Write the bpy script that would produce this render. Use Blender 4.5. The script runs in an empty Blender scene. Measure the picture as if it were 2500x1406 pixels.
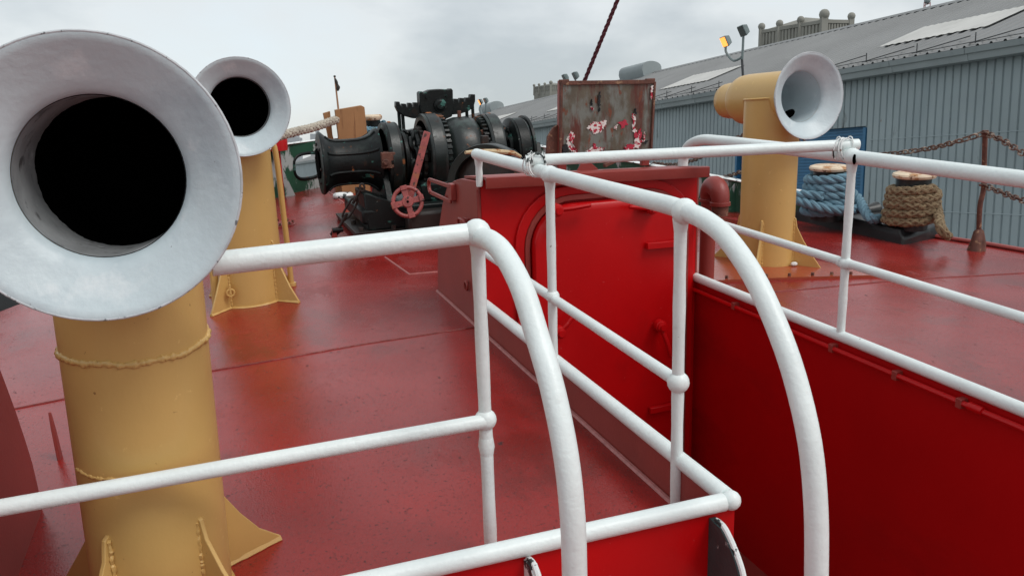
import bpy, bmesh, math, random
from mathutils import Vector as V, Matrix
random.seed(7)
C = bpy.context.scene.collection
PI = math.pi
# ------------------------------------------------------------------ camera, frames of reference
FPX = 2090.0; CX, CY = 1250.0, 703.0          # photo pixels, 2500 x 1406
HC = 5.5                                       # eye height above the water
def cray(px, py): return V(((px-CX)/FPX, -(py-CY)/FPX, -1.0))
up = -cray(1200, 17700).normalized()
fw = V((0, 0, -1)); fw = (fw-up*fw.dot(up)).normalized(); rt = fw.cross(up)
RWC = Matrix((rt, fw, up))                     # camera -> world
sF = cray(488, 187).normalized()
sN = -cray(1523, 8773).normalized(); sN = (sN-sF*sN.dot(sF)).normalized(); sT = sF.cross(sN)
RSC = Matrix((sT, sF, sN))                     # camera -> ship
CAMP = V((0, 0, HC))
_o = RSC @ cray(1800, 1222)
CAMS = -(_o*(-1.35/_o.z))                      # eye in ship coordinates (deck centre plane z = 0)
RSW = RWC @ RSC.transposed()
SHIP = Matrix.Translation(CAMP) @ RSW.to_4x4() @ Matrix.Translation(-CAMS)

cam = bpy.data.objects.new("camera", bpy.data.cameras.new("camera")); C.objects.link(cam)
cam.data.sensor_width = 36; cam.data.lens = 36*FPX/2500
cam.data.clip_start = 0.05; cam.data.clip_end = 30000
cam.matrix_world = Matrix.Translation(CAMP) @ RWC.to_4x4()
bpy.context.scene.camera = cam
vs = bpy.context.scene.view_settings
vs.view_transform = 'Standard'; vs.look = 'None'; vs.exposure = 0.22; vs.gamma = 1
bpy.context.scene.cycles.max_bounces = 8

# ------------------------------------------------------------------ sky (overcast) and sun
w = bpy.data.worlds.new("World"); bpy.context.scene.world = w; w.use_nodes = True
nt = w.node_tree; nt.nodes.clear(); N = nt.nodes.new; L = nt.links.new
SUN_EL, SUN_AZ = math.radians(52), math.radians(130)
sky = N('ShaderNodeTexSky'); sky.sky_type = 'NISHITA'; sky.sun_disc = False
sky.sun_elevation = SUN_EL; sky.sun_rotation = SUN_AZ; sky.dust_density = 3
b1 = N('ShaderNodeBackground'); b1.inputs[1].default_value = 0.03; L(sky.outputs[0], b1.inputs[0])
tc = N('ShaderNodeTexCoord'); mp = N('ShaderNodeMapping'); mp.inputs['Scale'].default_value = (1, 1, 2.0)
L(tc.outputs['Generated'], mp.inputs[0])
nz = N('ShaderNodeTexNoise'); nz.inputs['Scale'].default_value = 2.6; nz.inputs['Detail'].default_value = 6
nz.inputs['Roughness'].default_value = .52; nz.inputs['Distortion'].default_value = .1; L(mp.outputs[0], nz.inputs[0])
cr = N('ShaderNodeValToRGB'); L(nz.outputs[0], cr.inputs[0])
cr.color_ramp.elements[0].position = .37; cr.color_ramp.elements[0].color = (.43, .46, .465, 1)
cr.color_ramp.elements[1].position = .70; cr.color_ramp.elements[1].color = (.66, .725, .75, 1)
e_ = cr.color_ramp.elements.new(.52); e_.color = (.655, .675, .665, 1)
b2 = N('ShaderNodeBackground'); b2.inputs[1].default_value = .91; L(cr.outputs[0], b2.inputs[0])
ad = N('ShaderNodeAddShader'); L(b1.outputs[0], ad.inputs[0]); L(b2.outputs[0], ad.inputs[1])
wo = N('ShaderNodeOutputWorld'); L(ad.outputs[0], wo.inputs[0])
sun = bpy.data.objects.new("sun", bpy.data.lights.new("sun", 'SUN')); C.objects.link(sun)
sun.data.energy = 1.1; sun.data.angle = math.radians(22); sun.data.color = (1, .985, .955)
SDIR = V((math.cos(SUN_EL)*math.sin(SUN_AZ), math.cos(SUN_EL)*math.cos(SUN_AZ), math.sin(SUN_EL)))
sun.rotation_euler = SDIR.to_track_quat('Z', 'Y').to_euler()

# ------------------------------------------------------------------ pixel -> place helpers
K = .012
def zd(x): return -K*(x-.45)**2                # deck camber
def sray(px, py): return RSC @ cray(px, py)
def SZ(px, py, z=0.0): r = sray(px, py); return CAMS+r*((z-CAMS.z)/r.z)
def SY(px, py, y): r = sray(px, py); return CAMS+r*((y-CAMS.y)/r.y)
def SX(px, py, x): r = sray(px, py); return CAMS+r*((x-CAMS.x)/r.x)
def SD(px, py, dz=0.0):
    z = 0
    for i in range(25): p = SZ(px, py, z+dz); z = zd(p.x)
    return p
we = RWC @ cray(455, 446); we.z = 0; we.normalize(); wn = V((we.y, -we.x, 0))
def Wp(s, d, z): return we*s+wn*d+V((0, 0, z))
def Wpx(px, py, d):
    r = RWC @ cray(px, py); q = r*(d/r.dot(wn)); return q.dot(we), q.z+HC
def WORLDY(px, py, y): r = RWC @ cray(px, py); return CAMP+r*(y/r.y)

# ------------------------------------------------------------------ mesh builder
class B:
    def __init__(s): s.v = []; s.f = []
    def add(s, vs, fs):
        n = len(s.v); s.v += [V(x) for x in vs]; s.f += [tuple(i+n for i in q) for q in fs]; return s
    def box(s, a, b, m=None):
        a, b = V(a), V(b)
        vs = [V((x, y, z)) for z in (a.z, b.z) for y in (a.y, b.y) for x in (a.x, b.x)]
        if m is not None: vs = [m @ q for q in vs]
        return s.add(vs, [(0, 2, 3, 1), (4, 5, 7, 6), (0, 1, 5, 4), (2, 6, 7, 3), (0, 4, 6, 2), (1, 3, 7, 5)])
    def beam(s, p, q, wid, hgt, side=None):
        p, q = V(p), V(q); d = (q-p).normalized()
        u = V(side) if side else V((0, 0, 1))
        x = d.cross(u)
        if x.length < 1e-4: x = d.cross(V((1, 0, 0)))
        x.normalize(); y = x.cross(d)
        vs = [c+x*(i*wid/2)+y*(j*hgt/2) for c in (p, q) for i, j in ((-1, -1), (1, -1), (1, 1), (-1, 1))]
        return s.add(vs, [(0, 1, 2, 3), (7, 6, 5, 4), (0, 4, 5, 1), (1, 5, 6, 2), (2, 6, 7, 3), (3, 7, 4, 0)])
    def tube(s, path, r, n=14, closed=False, caps=True, sy=1.0):
        P = [V(p) for p in path]; m = len(P)
        R = r if isinstance(r, (list, tuple)) else [r]*m
        T = []
        for i in range(m):
            a = P[(i-1) % m] if (closed or i > 0) else P[i]; b = P[(i+1) % m] if (closed or i < m-1) else P[i]
            T.append((b-a).normalized())
        u = T[0].cross(V((0, 0, 1)))
        if u.length < .05: u = T[0].cross(V((0, 1, 0)))
        u.normalize(); fr = []
        for i in range(m):
            u = (u-T[i]*u.dot(T[i])).normalized(); fr.append((u.copy(), T[i].cross(u)))
        vs = []; fs = []
        for i in range(m):
            for k in range(n):
                a = 2*PI*k/n; vs.append(P[i]+(fr[i][0]*math.cos(a)+fr[i][1]*math.sin(a)*sy)*R[i])
        for i in range(m if closed else m-1):
            j = (i+1) % m
            for k in range(n): fs.append((i*n+k, i*n+(k+1) % n, j*n+(k+1) % n, j*n+k))
        if caps and not closed: fs += [tuple(range(n-1, -1, -1)), tuple((m-1)*n+k for k in range(n))]
        return s.add(vs, fs)
    def lathe(s, prof, o, ax, n=48, closed=False):
        o = V(o); ax = V(ax).normalized(); u = ax.cross(V((0, 0, 1)))
        if u.length < .05: u = ax.cross(V((0, 1, 0)))
        u.normalize(); q = ax.cross(u); vs = []; fs = []; m = len(prof)
        for r, a in prof:
            for k in range(n):
                t = 2*PI*k/n; vs.append(o+ax*a+(u*math.cos(t)+q*math.sin(t))*max(r, 1e-5))
        for i in range(m if closed else m-1):
            j = (i+1) % m
            for k in range(n): fs.append((i*n+k, i*n+(k+1) % n, j*n+(k+1) % n, j*n+k))
        return s.add(vs, fs)
    def ball(s, c, r, n=18, sc=(1, 1, 1)):
        vs = []; fs = []; h = n//2; c = V(c)
        for i in range(h+1):
            for k in range(n):
                a = PI*i/h; t = 2*PI*k/n
                vs.append(c+V((math.sin(a)*math.cos(t)*sc[0], math.sin(a)*math.sin(t)*sc[1], math.cos(a)*sc[2]))*r)
        for i in range(h):
            for k in range(n): fs.append((i*n+k, (i+1)*n+k, (i+1)*n+(k+1) % n, i*n+(k+1) % n))
        return s.add(vs, fs)
    def prism(s, pts, t):
        t = V(t); n = len(pts); P = [V(p) for p in pts]
        return s.add(P+[p+t for p in P], [tuple(range(n)), tuple(range(2*n-1, n-1, -1))]+[(i, i+n, (i+1) % n+n, (i+1) % n) for i in range(n)])
    def ring(s, outer, inner, t):
        t = V(t); n = len(outer); P = [V(p) for p in outer]; Q = [V(p) for p in inner]
        vs = P+Q+[p+t for p in P]+[p+t for p in Q]; fs = []
        for i in range(n):
            j = (i+1) % n
            fs += [(i, j, n+j, n+i), (2*n+j, 2*n+i, 3*n+i, 3*n+j), (j, i, 2*n+i, 2*n+j), (n+i, n+j, 3*n+j, 3*n+i)]
        return s.add(vs, fs)
    def build(s, name, m, parent=None, loc=None, ang=38, bevel=0, seg=2, flat=False):
        org = V(loc) if loc is not None else (V(parent['_o']) if parent is not None and '_o' in parent else V((0, 0, 0)))
        me = bpy.data.meshes.new(name); bm = bmesh.new()
        vv = [bm.verts.new(p-org) for p in s.v]
        for q in s.f:
            try: bm.faces.new([vv[i] for i in q])
            except ValueError: pass
        bmesh.ops.remove_doubles(bm, verts=bm.verts, dist=1e-5)
        bmesh.ops.recalc_face_normals(bm, faces=bm.faces)
        for f_ in bm.faces: f_.smooth = not flat
        for e in bm.edges:
            if len(e.link_faces) == 2 and e.calc_face_angle(0) > math.radians(ang): e.smooth = False
        bm.to_mesh(me); bm.free()
        if m: me.materials.append(m)
        o = bpy.data.objects.new(name, me); C.objects.link(o)
        o['_o'] = tuple(org)
        if parent is not None: o.parent = parent
        else: o.location = org
        if bevel:
            md = o.modifiers.new('edge', 'BEVEL'); md.width = bevel; md.segments = seg; md.limit_method = 'ANGLE'; md.angle_limit = math.radians(40)
            md.harden_normals = False
        return o

SHIPTOP = []
def tag(o, label, cat, group=None, ship=True):
    o['label'] = label; o['category'] = cat
    if group: o['group'] = group
    if ship: SHIPTOP.append(o)
    return o
def thing(name, label, cat, loc, group=None, ship=True):
    o = bpy.data.objects.new(name, None); C.objects.link(o); o.location = V(loc); o['_o'] = tuple(V(loc)); o.empty_display_size = .1
    return tag(o, label, cat, group, ship)
def struct(o, kind='structure', ship=True):
    o['kind'] = kind
    if ship: SHIPTOP.append(o)
    return o

def smooth_path(P, n=8, closed=False):
    P = [V(p) for p in P]; m = len(P); out = []
    for i in range(m if closed else m-1):
        g = lambda k: P[k % m] if closed else P[min(max(k, 0), m-1)]
        a, b, c, d = g(i-1), g(i), g(i+1), g(i+2)
        for j in range(n):
            t = j/n; out.append(.5*((2*b)+(c-a)*t+(2*a-5*b+4*c-d)*t*t+(3*b-a-3*c+d)*t**3))
    if not closed: out.append(P[-1])
    return out
def resample(P, step):
    P = [V(p) for p in P]; out = [P[0].copy()]; acc = 0
    for a, b in zip(P, P[1:]):
        l = (b-a).length
        if l < 1e-9: continue
        while acc+l >= step:
            a = a+(b-a)*((step-acc)/l); out.append(a.copy()); l = (b-a).length; acc = 0
            if l < 1e-9: break
        acc += l
    return out
def frames(P):
    T = [(P[min(i+1, len(P)-1)]-P[max(i-1, 0)]).normalized() for i in range(len(P))]
    u = T[0].cross(V((0, 0, 1)));
    if u.length < .05: u = T[0].cross(V((0, 1, 0)))
    u.normalize(); fr = []
    for t in T:
        u = (u-t*u.dot(t)).normalized(); fr.append((u.copy(), t.cross(u)))
    return fr
def twisted(b, path, R, pitch, ns=3, n=8, step=None):
    P = resample(path, step or R*.35); fr = frames(P); st = step or R*.35
    for k in range(ns):
        Q = []
        for i, p in enumerate(P):
            a = 2*PI*(i*st/pitch+k/ns); Q.append(p+(fr[i][0]*math.cos(a)+fr[i][1]*math.sin(a))*R*.50)
        b.tube(Q, R*.54, n)
    return b
def braided(b, path, R, pitch, ns=4, n=7):
    st = R*.3; P = resample(path, st); fr = frames(P)
    for sgn in (1, -1):
        for k in range(ns):
            Q = []
            for i, p in enumerate(P):
                ph = i*st/pitch
                a = sgn*2*PI*(ph+k/ns)+(.0 if sgn > 0 else PI/ns)
                rr = R*(.62+.13*math.sin(2*PI*(ph*ns)+k*PI+(0 if sgn > 0 else PI)))
                Q.append(p+(fr[i][0]*math.cos(a)+fr[i][1]*math.sin(a))*rr)
            b.tube(Q, R*.40, n)
    return b
def chain(b, path, L_, r, wid=.62):
    P = resample(path, L_*.70); n = 0
    for a, c in zip(P, P[1:]):
        d = (c-a).normalized(); u = d.cross(V((0, 0, 1)));
        if u.length < .05: u = d.cross(V((0, 1, 0)))
        u.normalize(); v_ = d.cross(u); t = PI/4*(1 if n % 2 else -1)+.2*math.sin(n*1.7); x = u*math.cos(t)+v_*math.sin(t); n += 1
        m = (a+c)/2; hw = L_*wid/2-r; hl = L_/2-hw-r; pts = []
        for k in range(8): q = -PI/2+PI*k/7; pts.append(m+d*(hl+hw*math.cos(q))+x*hw*math.sin(q))
        for k in range(8): q = PI/2+PI*k/7; pts.append(m+d*(-hl+hw*math.cos(q))+x*hw*math.sin(q))
        b.tube(pts, r, 6, closed=True)
    return b
def sag(a, c, s, n=24):
    a, c = V(a), V(c); return [a.lerp(c, i/n)-V((0, 0, s*4*(i/n)*(1-i/n))) for i in range(n+1)]

# ------------------------------------------------------------------ materials
def mat(name, col, rough=.45, var=.12, vscale=3.0, bump=0.0, bscale=60, bstretch=(1, 1, 1), metal=0.0, spec=.5,
        layers=(), rvar=.0, rscale=2.0, coat=0.0, bump2=0.0, b2scale=6, bdist=.004):
    """layers: (colour, threshold, noise scale, stretch, softness, roughness)"""
    m = bpy.data.materials.new(name); m.use_nodes = True
    t = m.node_tree; p = t.nodes['Principled BSDF']; Nn = t.nodes.new; Ln = t.links.new
    tcn = Nn('ShaderNodeTexCoord')
    def noise(sc, det=4, stretch=(1, 1, 1), rg=.55, off=0.0):
        mpn = Nn('ShaderNodeMapping'); mpn.inputs['Scale'].default_value = stretch; mpn.inputs['Location'].default_value = (off, off*.7, off*1.3)
        Ln(tcn.outputs['Object'], mpn.inputs[0])
        q = Nn('ShaderNodeTexNoise'); q.inputs['Scale'].default_value = sc; q.inputs['Detail'].default_value = det; q.inputs['Roughness'].default_value = rg
        Ln(mpn.outputs[0], q.inputs[0]); return q.outputs[0]
    def rng(x, a, b, c, d):
        q = Nn('ShaderNodeMapRange'); Ln(x, q.inputs[0])
        for i, k in enumerate((a, b, c, d)): q.inputs[i+1].default_value = k
        return q.outputs[0]
    def mixc(f, a, bcol):
        q = Nn('ShaderNodeMix'); q.data_type = 'RGBA'
        if isinstance(f, float): q.inputs[0].default_value = f
        else: Ln(f, q.inputs[0])
        for s_, x in ((6, a), (7, bcol)):
            if isinstance(x, tuple): q.inputs[s_].default_value = (*x, 1) if len(x) == 3 else x
            else: Ln(x, q.inputs[s_])
        return q.outputs[2]
    lo = tuple(c*(1-var) for c in col); hi = tuple(min(1, c*(1+var)) for c in col)
    colo = mixc(rng(noise(vscale, 5), .3, .7, 0, 1), lo, hi)
    if rvar: rv = rng(noise(rscale, 4, off=3.1), .35, .65, max(.03, rough-rvar), min(1, rough+rvar))
    else:
        q = Nn('ShaderNodeValue'); q.outputs[0].default_value = rough; rv = q.outputs[0]
    hts = []
    for i, ly in enumerate(layers):
        lc, th, sc, stt, soft, lr = ly
        f_ = rng(noise(sc, 7, stt, .62, off=i*5.7+1.3), th, th+soft, 0, 1)
        colo = mixc(f_, colo, lc)
        q = Nn('ShaderNodeMix'); q.data_type = 'FLOAT'; Ln(f_, q.inputs[0]); Ln(rv, q.inputs[2]); q.inputs[3].default_value = lr; rv = q.outputs[0]
    Ln(colo, p.inputs['Base Color']); Ln(rv, p.inputs['Roughness'])
    p.inputs['Metallic'].default_value = metal; p.inputs['Specular IOR Level'].default_value = spec
    if coat: p.inputs['Coat Weight'].default_value = coat; p.inputs['Coat Roughness'].default_value = .12
    nrm = None
    for s_, sc, stt in ((bump, bscale, bstretch), (bump2, b2scale, (1, 1, 1))):
        if s_:
            q = Nn('ShaderNodeBump'); q.inputs['Strength'].default_value = s_; q.inputs['Distance'].default_value = bdist
            Ln(noise(sc, 4, stt), q.inputs['Height'])
            if nrm is not None: Ln(nrm, q.inputs['Normal'])
            nrm = q.outputs[0]
    if nrm is not None: Ln(nrm, p.inputs['Normal'])
    return m
RUST = (.16, .055, .02)
M = {}
M['deck'] = mat('deck_paint', (.262, .0165, .0135), .17, .20, 1.6, bump=.34, bscale=150, bump2=.16, b2scale=9, rvar=.11, rscale=1.2, bdist=.003, spec=.40,
    layers=(((.19, .014, .010), .555, 2.0, (1, .6, 1), .10, .06), ((.235, .019, .016), .575, 3.1, (1, .5, 1), .06, .34), ((.08, .009, .007), .575, 85, (1, 1, 1), .10, .42), ((.05, .008, .007), .655, 30, (1, .6, 1), .05, .6), ((.42, .16, .14), .70, 34, (1, 1, 1), .05, .5)))
M['red'] = mat('bright_red_paint', (.49, .0018, .0035), .36, .10, 2.0, spec=.32, layers=(((.36, .003, .004), .58, 3, (1, 1, .6), .2, .4), ((.55, .06, .06), .68, 60, (1, 1, 1), .03, .5)), bump=.12, bscale=90, bump2=.12, b2scale=7)
M['red_shaded'] = mat('shaded_red_wall_paint', (.41, .0016, .003), .40, .10, 1.2, spec=.3, layers=(((.31, .002, .003), .53, 1.6, (1, .5, 1), .15, .5), ((.38, .05, .045), .70, 40, (1, 1, 1), .03, .5)), bump=.12, bscale=90, bump2=.12, b2scale=7)  # bright red darkened: the stairwell wall's shade is put into the colour
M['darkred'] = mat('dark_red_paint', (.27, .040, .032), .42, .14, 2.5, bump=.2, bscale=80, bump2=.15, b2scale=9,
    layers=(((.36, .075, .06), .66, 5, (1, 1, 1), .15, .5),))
M['white'] = mat('white_rail_paint', (.77, .835, .825), .38, .06, 6, bump=.35, bscale=70, bump2=.35, b2scale=22,
    layers=(((.66, .69, .68), .62, 16, (1, 1, 1), .2, .45), ((.20, .15, .11), .715, 30, (1, 1, 1), .02, .7)))
M['yellow'] = mat('ochre_paint', (.61, .385, .13), .36, .07, 2.2, bump=.15, bscale=60, bump2=.25, b2scale=7,
    layers=(((.50, .28, .07), .58, 3.2, (1, 1, .5), .2, .42), ((.70, .48, .18), .66, 26, (1, 1, 1), .05, .5), ((.30, .16, .05), .70, 40, (1, 1, 1), .03, .6),))
M['cowl'] = mat('white_cowl_paint', (.55, .635, .665), .40, .06, 4, bump=.4, bscale=38, bump2=.7, b2scale=7,
    layers=(((.44, .52, .56), .53, 4, (1, 1, 1), .2, .5), ((.66, .72, .74), .58, 9, (1, 1, 1), .12, .5), ((.24, .25, .26), .70, 42, (1, 1, 1), .03, .6)))
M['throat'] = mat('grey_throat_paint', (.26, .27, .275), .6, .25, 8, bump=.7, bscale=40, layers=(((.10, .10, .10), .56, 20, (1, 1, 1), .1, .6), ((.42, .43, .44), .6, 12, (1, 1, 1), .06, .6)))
M['black_in'] = mat('hollow_black', (.0012, .0012, .0012), .95, .2, 5, spec=.02)  # bare vent interior; also painted darkness filling bores and openings
M['edge'] = mat('scuffed_rim', (.52, .55, .57), .5, .2, 20, layers=(((.16, .17, .18), .60, 60, (1, 1, 1), .06, .6),))
M['black'] = mat('black_machinery_paint', (.007, .009, .009), .42, .3, 5, spec=.24, bump=.5, bscale=40, bump2=.3, b2scale=8,
    layers=(((.024, .036, .032), .56, 4.5, (1, 1, 1), .15, .34), ((.035, .018, .012), .62, 9, (1, 1, 1), .10, .6), ((.05, .15, .125), .615, 10, (.6, 1, 1), .04, .4), ((.25, .085, .03), .635, 6, (1, 1, 1), .03, .7), ((.30, .33, .31), .70, 34, (1, 1, 1), .02, .5)))
M['grimy'] = mat('grimy_iron', (.024, .017, .014), .5, .4, 8, bump=.5, bscale=40, layers=(((.07, .03, .018), .6, 9, (1, 1, 1), .15, .7),))
M['greenblack'] = mat('green_black_paint', (.010, .015, .014), .36, .3, 5, bump=.3, bscale=30, layers=(((.045, .065, .058), .55, 6, (1, 1, 1), .15, .3), ((.24, .08, .025), .615, 6, (1, 1, 1), .05, .6), ((.02, .012, .01), .62, 11, (1, 1, 1), .1, .6)))
M['green'] = mat('bulwark_green', (.022, .085, .05), .38, .2, 4, bump=.25, bscale=40,
    layers=(((.42, .46, .45), .555, 2.6, (1, 1, .5), .03, .45), ((.75, .77, .76), .715, 11, (1, 1, 1), .02, .5), ((.35, .26, .22), .69, 5, (1, 1, 1), .03, .6)))
M['whitecap'] = mat('chipped_white', (.78, .80, .79), .5, .1, 6, bump=.4, bscale=50, layers=(((.02, .03, .03), .56, 13, (1, 1, 1), .02, .5), (RUST, .66, 22, (1, 1, 1), .03, .7)))
M['rust'] = mat('rusted_iron', (.12, .045, .03), .72, .4, 18, bump=.7, bscale=70, layers=(((.30, .17, .10), .58, 24, (1, 1, 1), .06, .8), ((.05, .015, .012), .6, 12, (1, 1, 1), .1, .6)))
M['rustpatch'] = mat('orange_rust', (.30, .10, .03), .8, .4, 25, bump=.6, bscale=90, layers=(((.08, .03, .02), .52, 30, (1, 1, 1), .08, .8),))
M['plate_green'] = mat('dark_teal_paint', (.03, .06, .062), .4, .2, 8, bump=.4, bscale=40, layers=(((.30, .32, .31), .66, 18, (1, 1, 1), .03, .5), ((.015, .03, .03), .58, 9, (1, 1, 1), .1, .4)))
M['rustchain'] = mat('rusted_chain', (.13, .075, .055), .65, .4, 40, bump=.5, bscale=90, layers=(((.42, .34, .27), .56, 13, (1, 1, 1), .08, .7),))
M['redpink'] = mat('faded_red_paint', (.33, .075, .07), .45, .25, 14, bump=.4, bscale=60, layers=(((.34, .11, .055), .52, 7, (1, 1, 1), .1, .5), ((.07, .03, .028), .59, 22, (1, 1, 1), .03, .6)))
M['wood'] = mat('plank_wood', (.36, .18, .075), .55, .15, 3, bump=.3, bscale=10, bstretch=(9, 9, .8), layers=(((.22, .095, .035), .56, 5, (7, 7, .45), .12, .6),))
M['rope_blue'] = mat('blue_rope', (.14, .255, .325), .85, .2, 12, bump=.9, bscale=120, bstretch=(1, 1, 1), layers=(((.10, .19, .25), .6, 6, (1, 1, 1), .2, .9),))
M['rope_tan'] = mat('tan_rope', (.23, .165, .095), .9, .22, 14, bump=.9, bscale=130, layers=(((.15, .11, .06), .58, 9, (1, 1, 1), .2, .9),))
M['rope_grey'] = mat('weathered_rope', (.45, .40, .33), .9, .2, 14, bump=.9, bscale=130, layers=(((.22, .19, .15), .6, 15, (1, 1, 1), .15, .9),))
M['rustcap'] = mat('rusty_white_cap', (.72, .58, .42), .6, .15, 9, bump=.5, bscale=60, layers=(((.42, .19, .07), .50, 9, (1, 1, 1), .10, .7), ((.12, .045, .02), .60, 22, (1, 1, 1), .05, .8), ((.8, .78, .76), .66, 6, (1, 1, 1), .05, .6)))
M['plinth'] = mat('plinth_black', (.012, .013, .014), .4, .3, 6, bump=.4, bscale=50, layers=(((.05, .05, .048), .6, 8, (1, 1, 1), .15, .5),))
M['wire'] = mat('wire_rope', (.085, .012, .02), .5, .2, 30)
M['panel'] = mat('rusted_panel', (.105, .085, .06), .48, .25, 5, bump=.2, bscale=40,
    layers=(((.17, .18, .16), .47, 5, (1.6, 1, .8), .10, .5), ((.10, .022, .013), .475, 6, (2.4, 1, .40), .10, .55), ((.17, .05, .025), .60, 16, (1.5, 1, .6), .06, .7), ((.06, .045, .03), .6, 9, (1, 1, .8), .1, .5),
            ((.012, .016, .018), .735, 11, (2, 1, .6), .01, .4)))
M['flake_white'] = mat('flaking_white', (.72, .66, .63), .55, .1, 20, layers=(((.42, .02, .045), .52, 45, (1, 1, 1), .02, .5),))
M['flake_red'] = mat('flaking_red', (.45, .02, .05), .5, .15, 20, layers=(((.75, .62, .6), .60, 45, (1, 1, 1), .02, .5),))
M['flake_black'] = mat('flaking_black', (.012, .014, .016), .4)
M['yellowbar'] = mat('rusty_cream_paint', (.55, .42, .25), .6, .2, 12, bump=.4, bscale=60, layers=(((.35, .12, .03), .53, 14, (1, 1, 1), .05, .8),))
M['wall'] = mat('grey_blue_cladding', (.285, .34, .355), .5, .10, .35, spec=.35, layers=(((.23, .285, .305), .55, .5, (1, 1, .35), .25, .55), ((.30, .34, .35), .63, .9, (1, 1, .5), .12, .5), ((.15, .165, .16), .63, 2.4, (1, 1, .25), .08, .6), ((.22, .15, .10), .70, 5, (1, 1, .3), .05, .8)))
M['roof'] = mat('grey_roof_sheet', (.235, .24, .24), .62, .10, .25, spec=.3, layers=(((.20, .205, .205), .55, .35, (1, 1, 1), .2, .65), ((.28, .285, .28), .64, 1.1, (1, 1, 1), .15, .6)))
M['gutter'] = mat('gutter_metal', (.26, .295, .30), .45, .10, .8, layers=(((.20, .23, .235), .6, 1.4, (1, 1, 1), .15, .55),))
M['skylight'] = mat('translucent_panel', (.52, .51, .48), .5, .10, .8, layers=(((.38, .36, .32), .6, 1.5, (1, 1, 1), .2, .6),))
M['bluedoor'] = mat('blue_shutter_paint', (.028, .135, .26), .42, .10, 1.2, layers=(((.02, .10, .20), .58, 1.5, (1, 1, .5), .2, .5),))
M['bluedark'] = mat('blue_side_door', (.015, .085, .19), .45, .10, 1.2)
M['lamp'] = mat('lamp_housing', (.17, .21, .21), .4, .1, 5)
M['pole'] = mat('dark_pole', (.03, .033, .035), .5, .1, 5)
M['glass'] = mat('lamp_glass', (.03, .045, .045), .12, .1, 5)
M['concrete'] = mat('tower_concrete', (.27, .265, .235), .85, .12, .25, bump=.2, bscale=2, layers=(((.16, .155, .135), .56, .35, (1, 1, .4), .2, .9),))
M['city'] = mat('far_building_stone', (.40, .42, .44), .8, .05, .01)
M['pier'] = mat('pier_concrete', (.25, .25, .24), .9, .15, .4)
M['gull'] = mat('dropping_white', (.75, .76, .74), .7)
M['staff'] = mat('staff_wood', (.42, .22, .12), .6, .15, 10)
M['cloth'] = mat('dark_cloth', (.05, .045, .04), .9)
M['redbox'] = mat('red_buoy_paint', (.55, .012, .015), .4)
M['redmast'] = mat('red_white_mast', (.40, .16, .15), .6)
M['hull'] = mat('hull_paint', (.25, .012, .014), .4, .1, 1)
M['seam'] = mat('deck_weld', (.20, .018, .013), .35, .3, 30, bump=.8, bscale=60)
M['seampale'] = mat('pale_weld', (.42, .16, .15), .5, .2, 30, bump=.8, bscale=60)
M['orange'] = mat('plate_primer', (.34, .06, .028), .2, .12, 3, bump=.2, bscale=120, rvar=.08)
M['hole'] = M['black_in']
lm = bpy.data.materials.new('lit_lamp'); lm.use_nodes = True
pb = lm.node_tree.nodes['Principled BSDF']; pb.inputs['Emission Color'].default_value = (1, .30, .04, 1); pb.inputs['Emission Strength'].default_value = 1.5; pb.inputs['Base Color'].default_value = (.8, .5, .2, 1)
M['lit'] = lm

# ================================================================== SETTING
# deck outline (half width about the centreline x = .45)
XC = .45
HW = [(-.22, 4.35), (1, 4.3), (2.05, 4.22), (3.0, 4.02), (4.0, 3.55), (4.7, 3.05), (5.4, 2.72), (6.2, 2.25), (7.2, 1.68), (8.1, 1.2), (8.55, .72), (8.8, .3), (8.86, 0.0)]
def hw(y):
    for (a, p), (b, q) in zip(HW, HW[1:]):
        if y <= b: return p+(q-p)*max(0, (y-a))/(b-a)
    return 0
ys = [-.22+.2*i for i in range(12)]; ys = [y for y in ys if y < 2.0]+[2.05]+[2.05+.227*i for i in range(1, 30)]+[8.72, 8.8, 8.86]
ys = sorted(set(round(y, 3) for y in ys if y <= 8.86))
b = B(); WX0, WX1 = -.175, 1.09
def strip(xa, xb, y0, y1, n=10):
    vs = []; fs = []
    for i in range(n+1):
        for j, y in enumerate((y0, y1)):
            a, c = xa(y), xb(y); x = a+(c-a)*i/n; vs.append((x, y, zd(x)))
    for i in range(n): fs.append((2*i, 2*i+2, 2*i+3, 2*i+1))
    b.add(vs, fs)
for y0, y1 in zip(ys, ys[1:]):
    if y1 <= 2.051:
        strip(lambda y: XC-hw(y), lambda y: WX0, y0, y1); strip(lambda y: WX1, lambda y: XC+hw(y), y0, y1)
    else: strip(lambda y: XC-hw(y), lambda y: XC+hw(y), y0, y1, 20)
struct(b.build('deck', M['deck']))
# hull side and lower deck
b = B()
for sg in (-1, 1):
    for y0, y1 in zip(ys, ys[1:]):
        q = [(XC+sg*hw(y0), y0, zd(XC+hw(y0))-.003), (XC+sg*hw(y1), y1, zd(XC+hw(y1))-.003), (XC+sg*hw(y1)*.72, y1-.12*(y1 > 5)*(y1-5), -4.6), (XC+sg*hw(y0)*.72, y0-.12*(y0 > 5)*(y0-5), -4.6)]
        b.add(q, [(0, 1, 2, 3)])
    b.add([(XC+sg*4.35, -14, -.5), (XC+sg*4.35, -.22, -.5), (XC+sg*3.1, -.22, -4.6), (XC+sg*3.1, -14, -4.6)], [(0, 1, 2, 3)])
struct(b.build('hull', M['hull']))
b = B(); b.box((-3.85, -14, -1.34), (4.75, -.23, -1.30)); b.box((-.17, -.23, -1.34), (1.085, 2.6, -1.30))
struct(b.build('lower_deck', M['darkred'], bevel=0))
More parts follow.
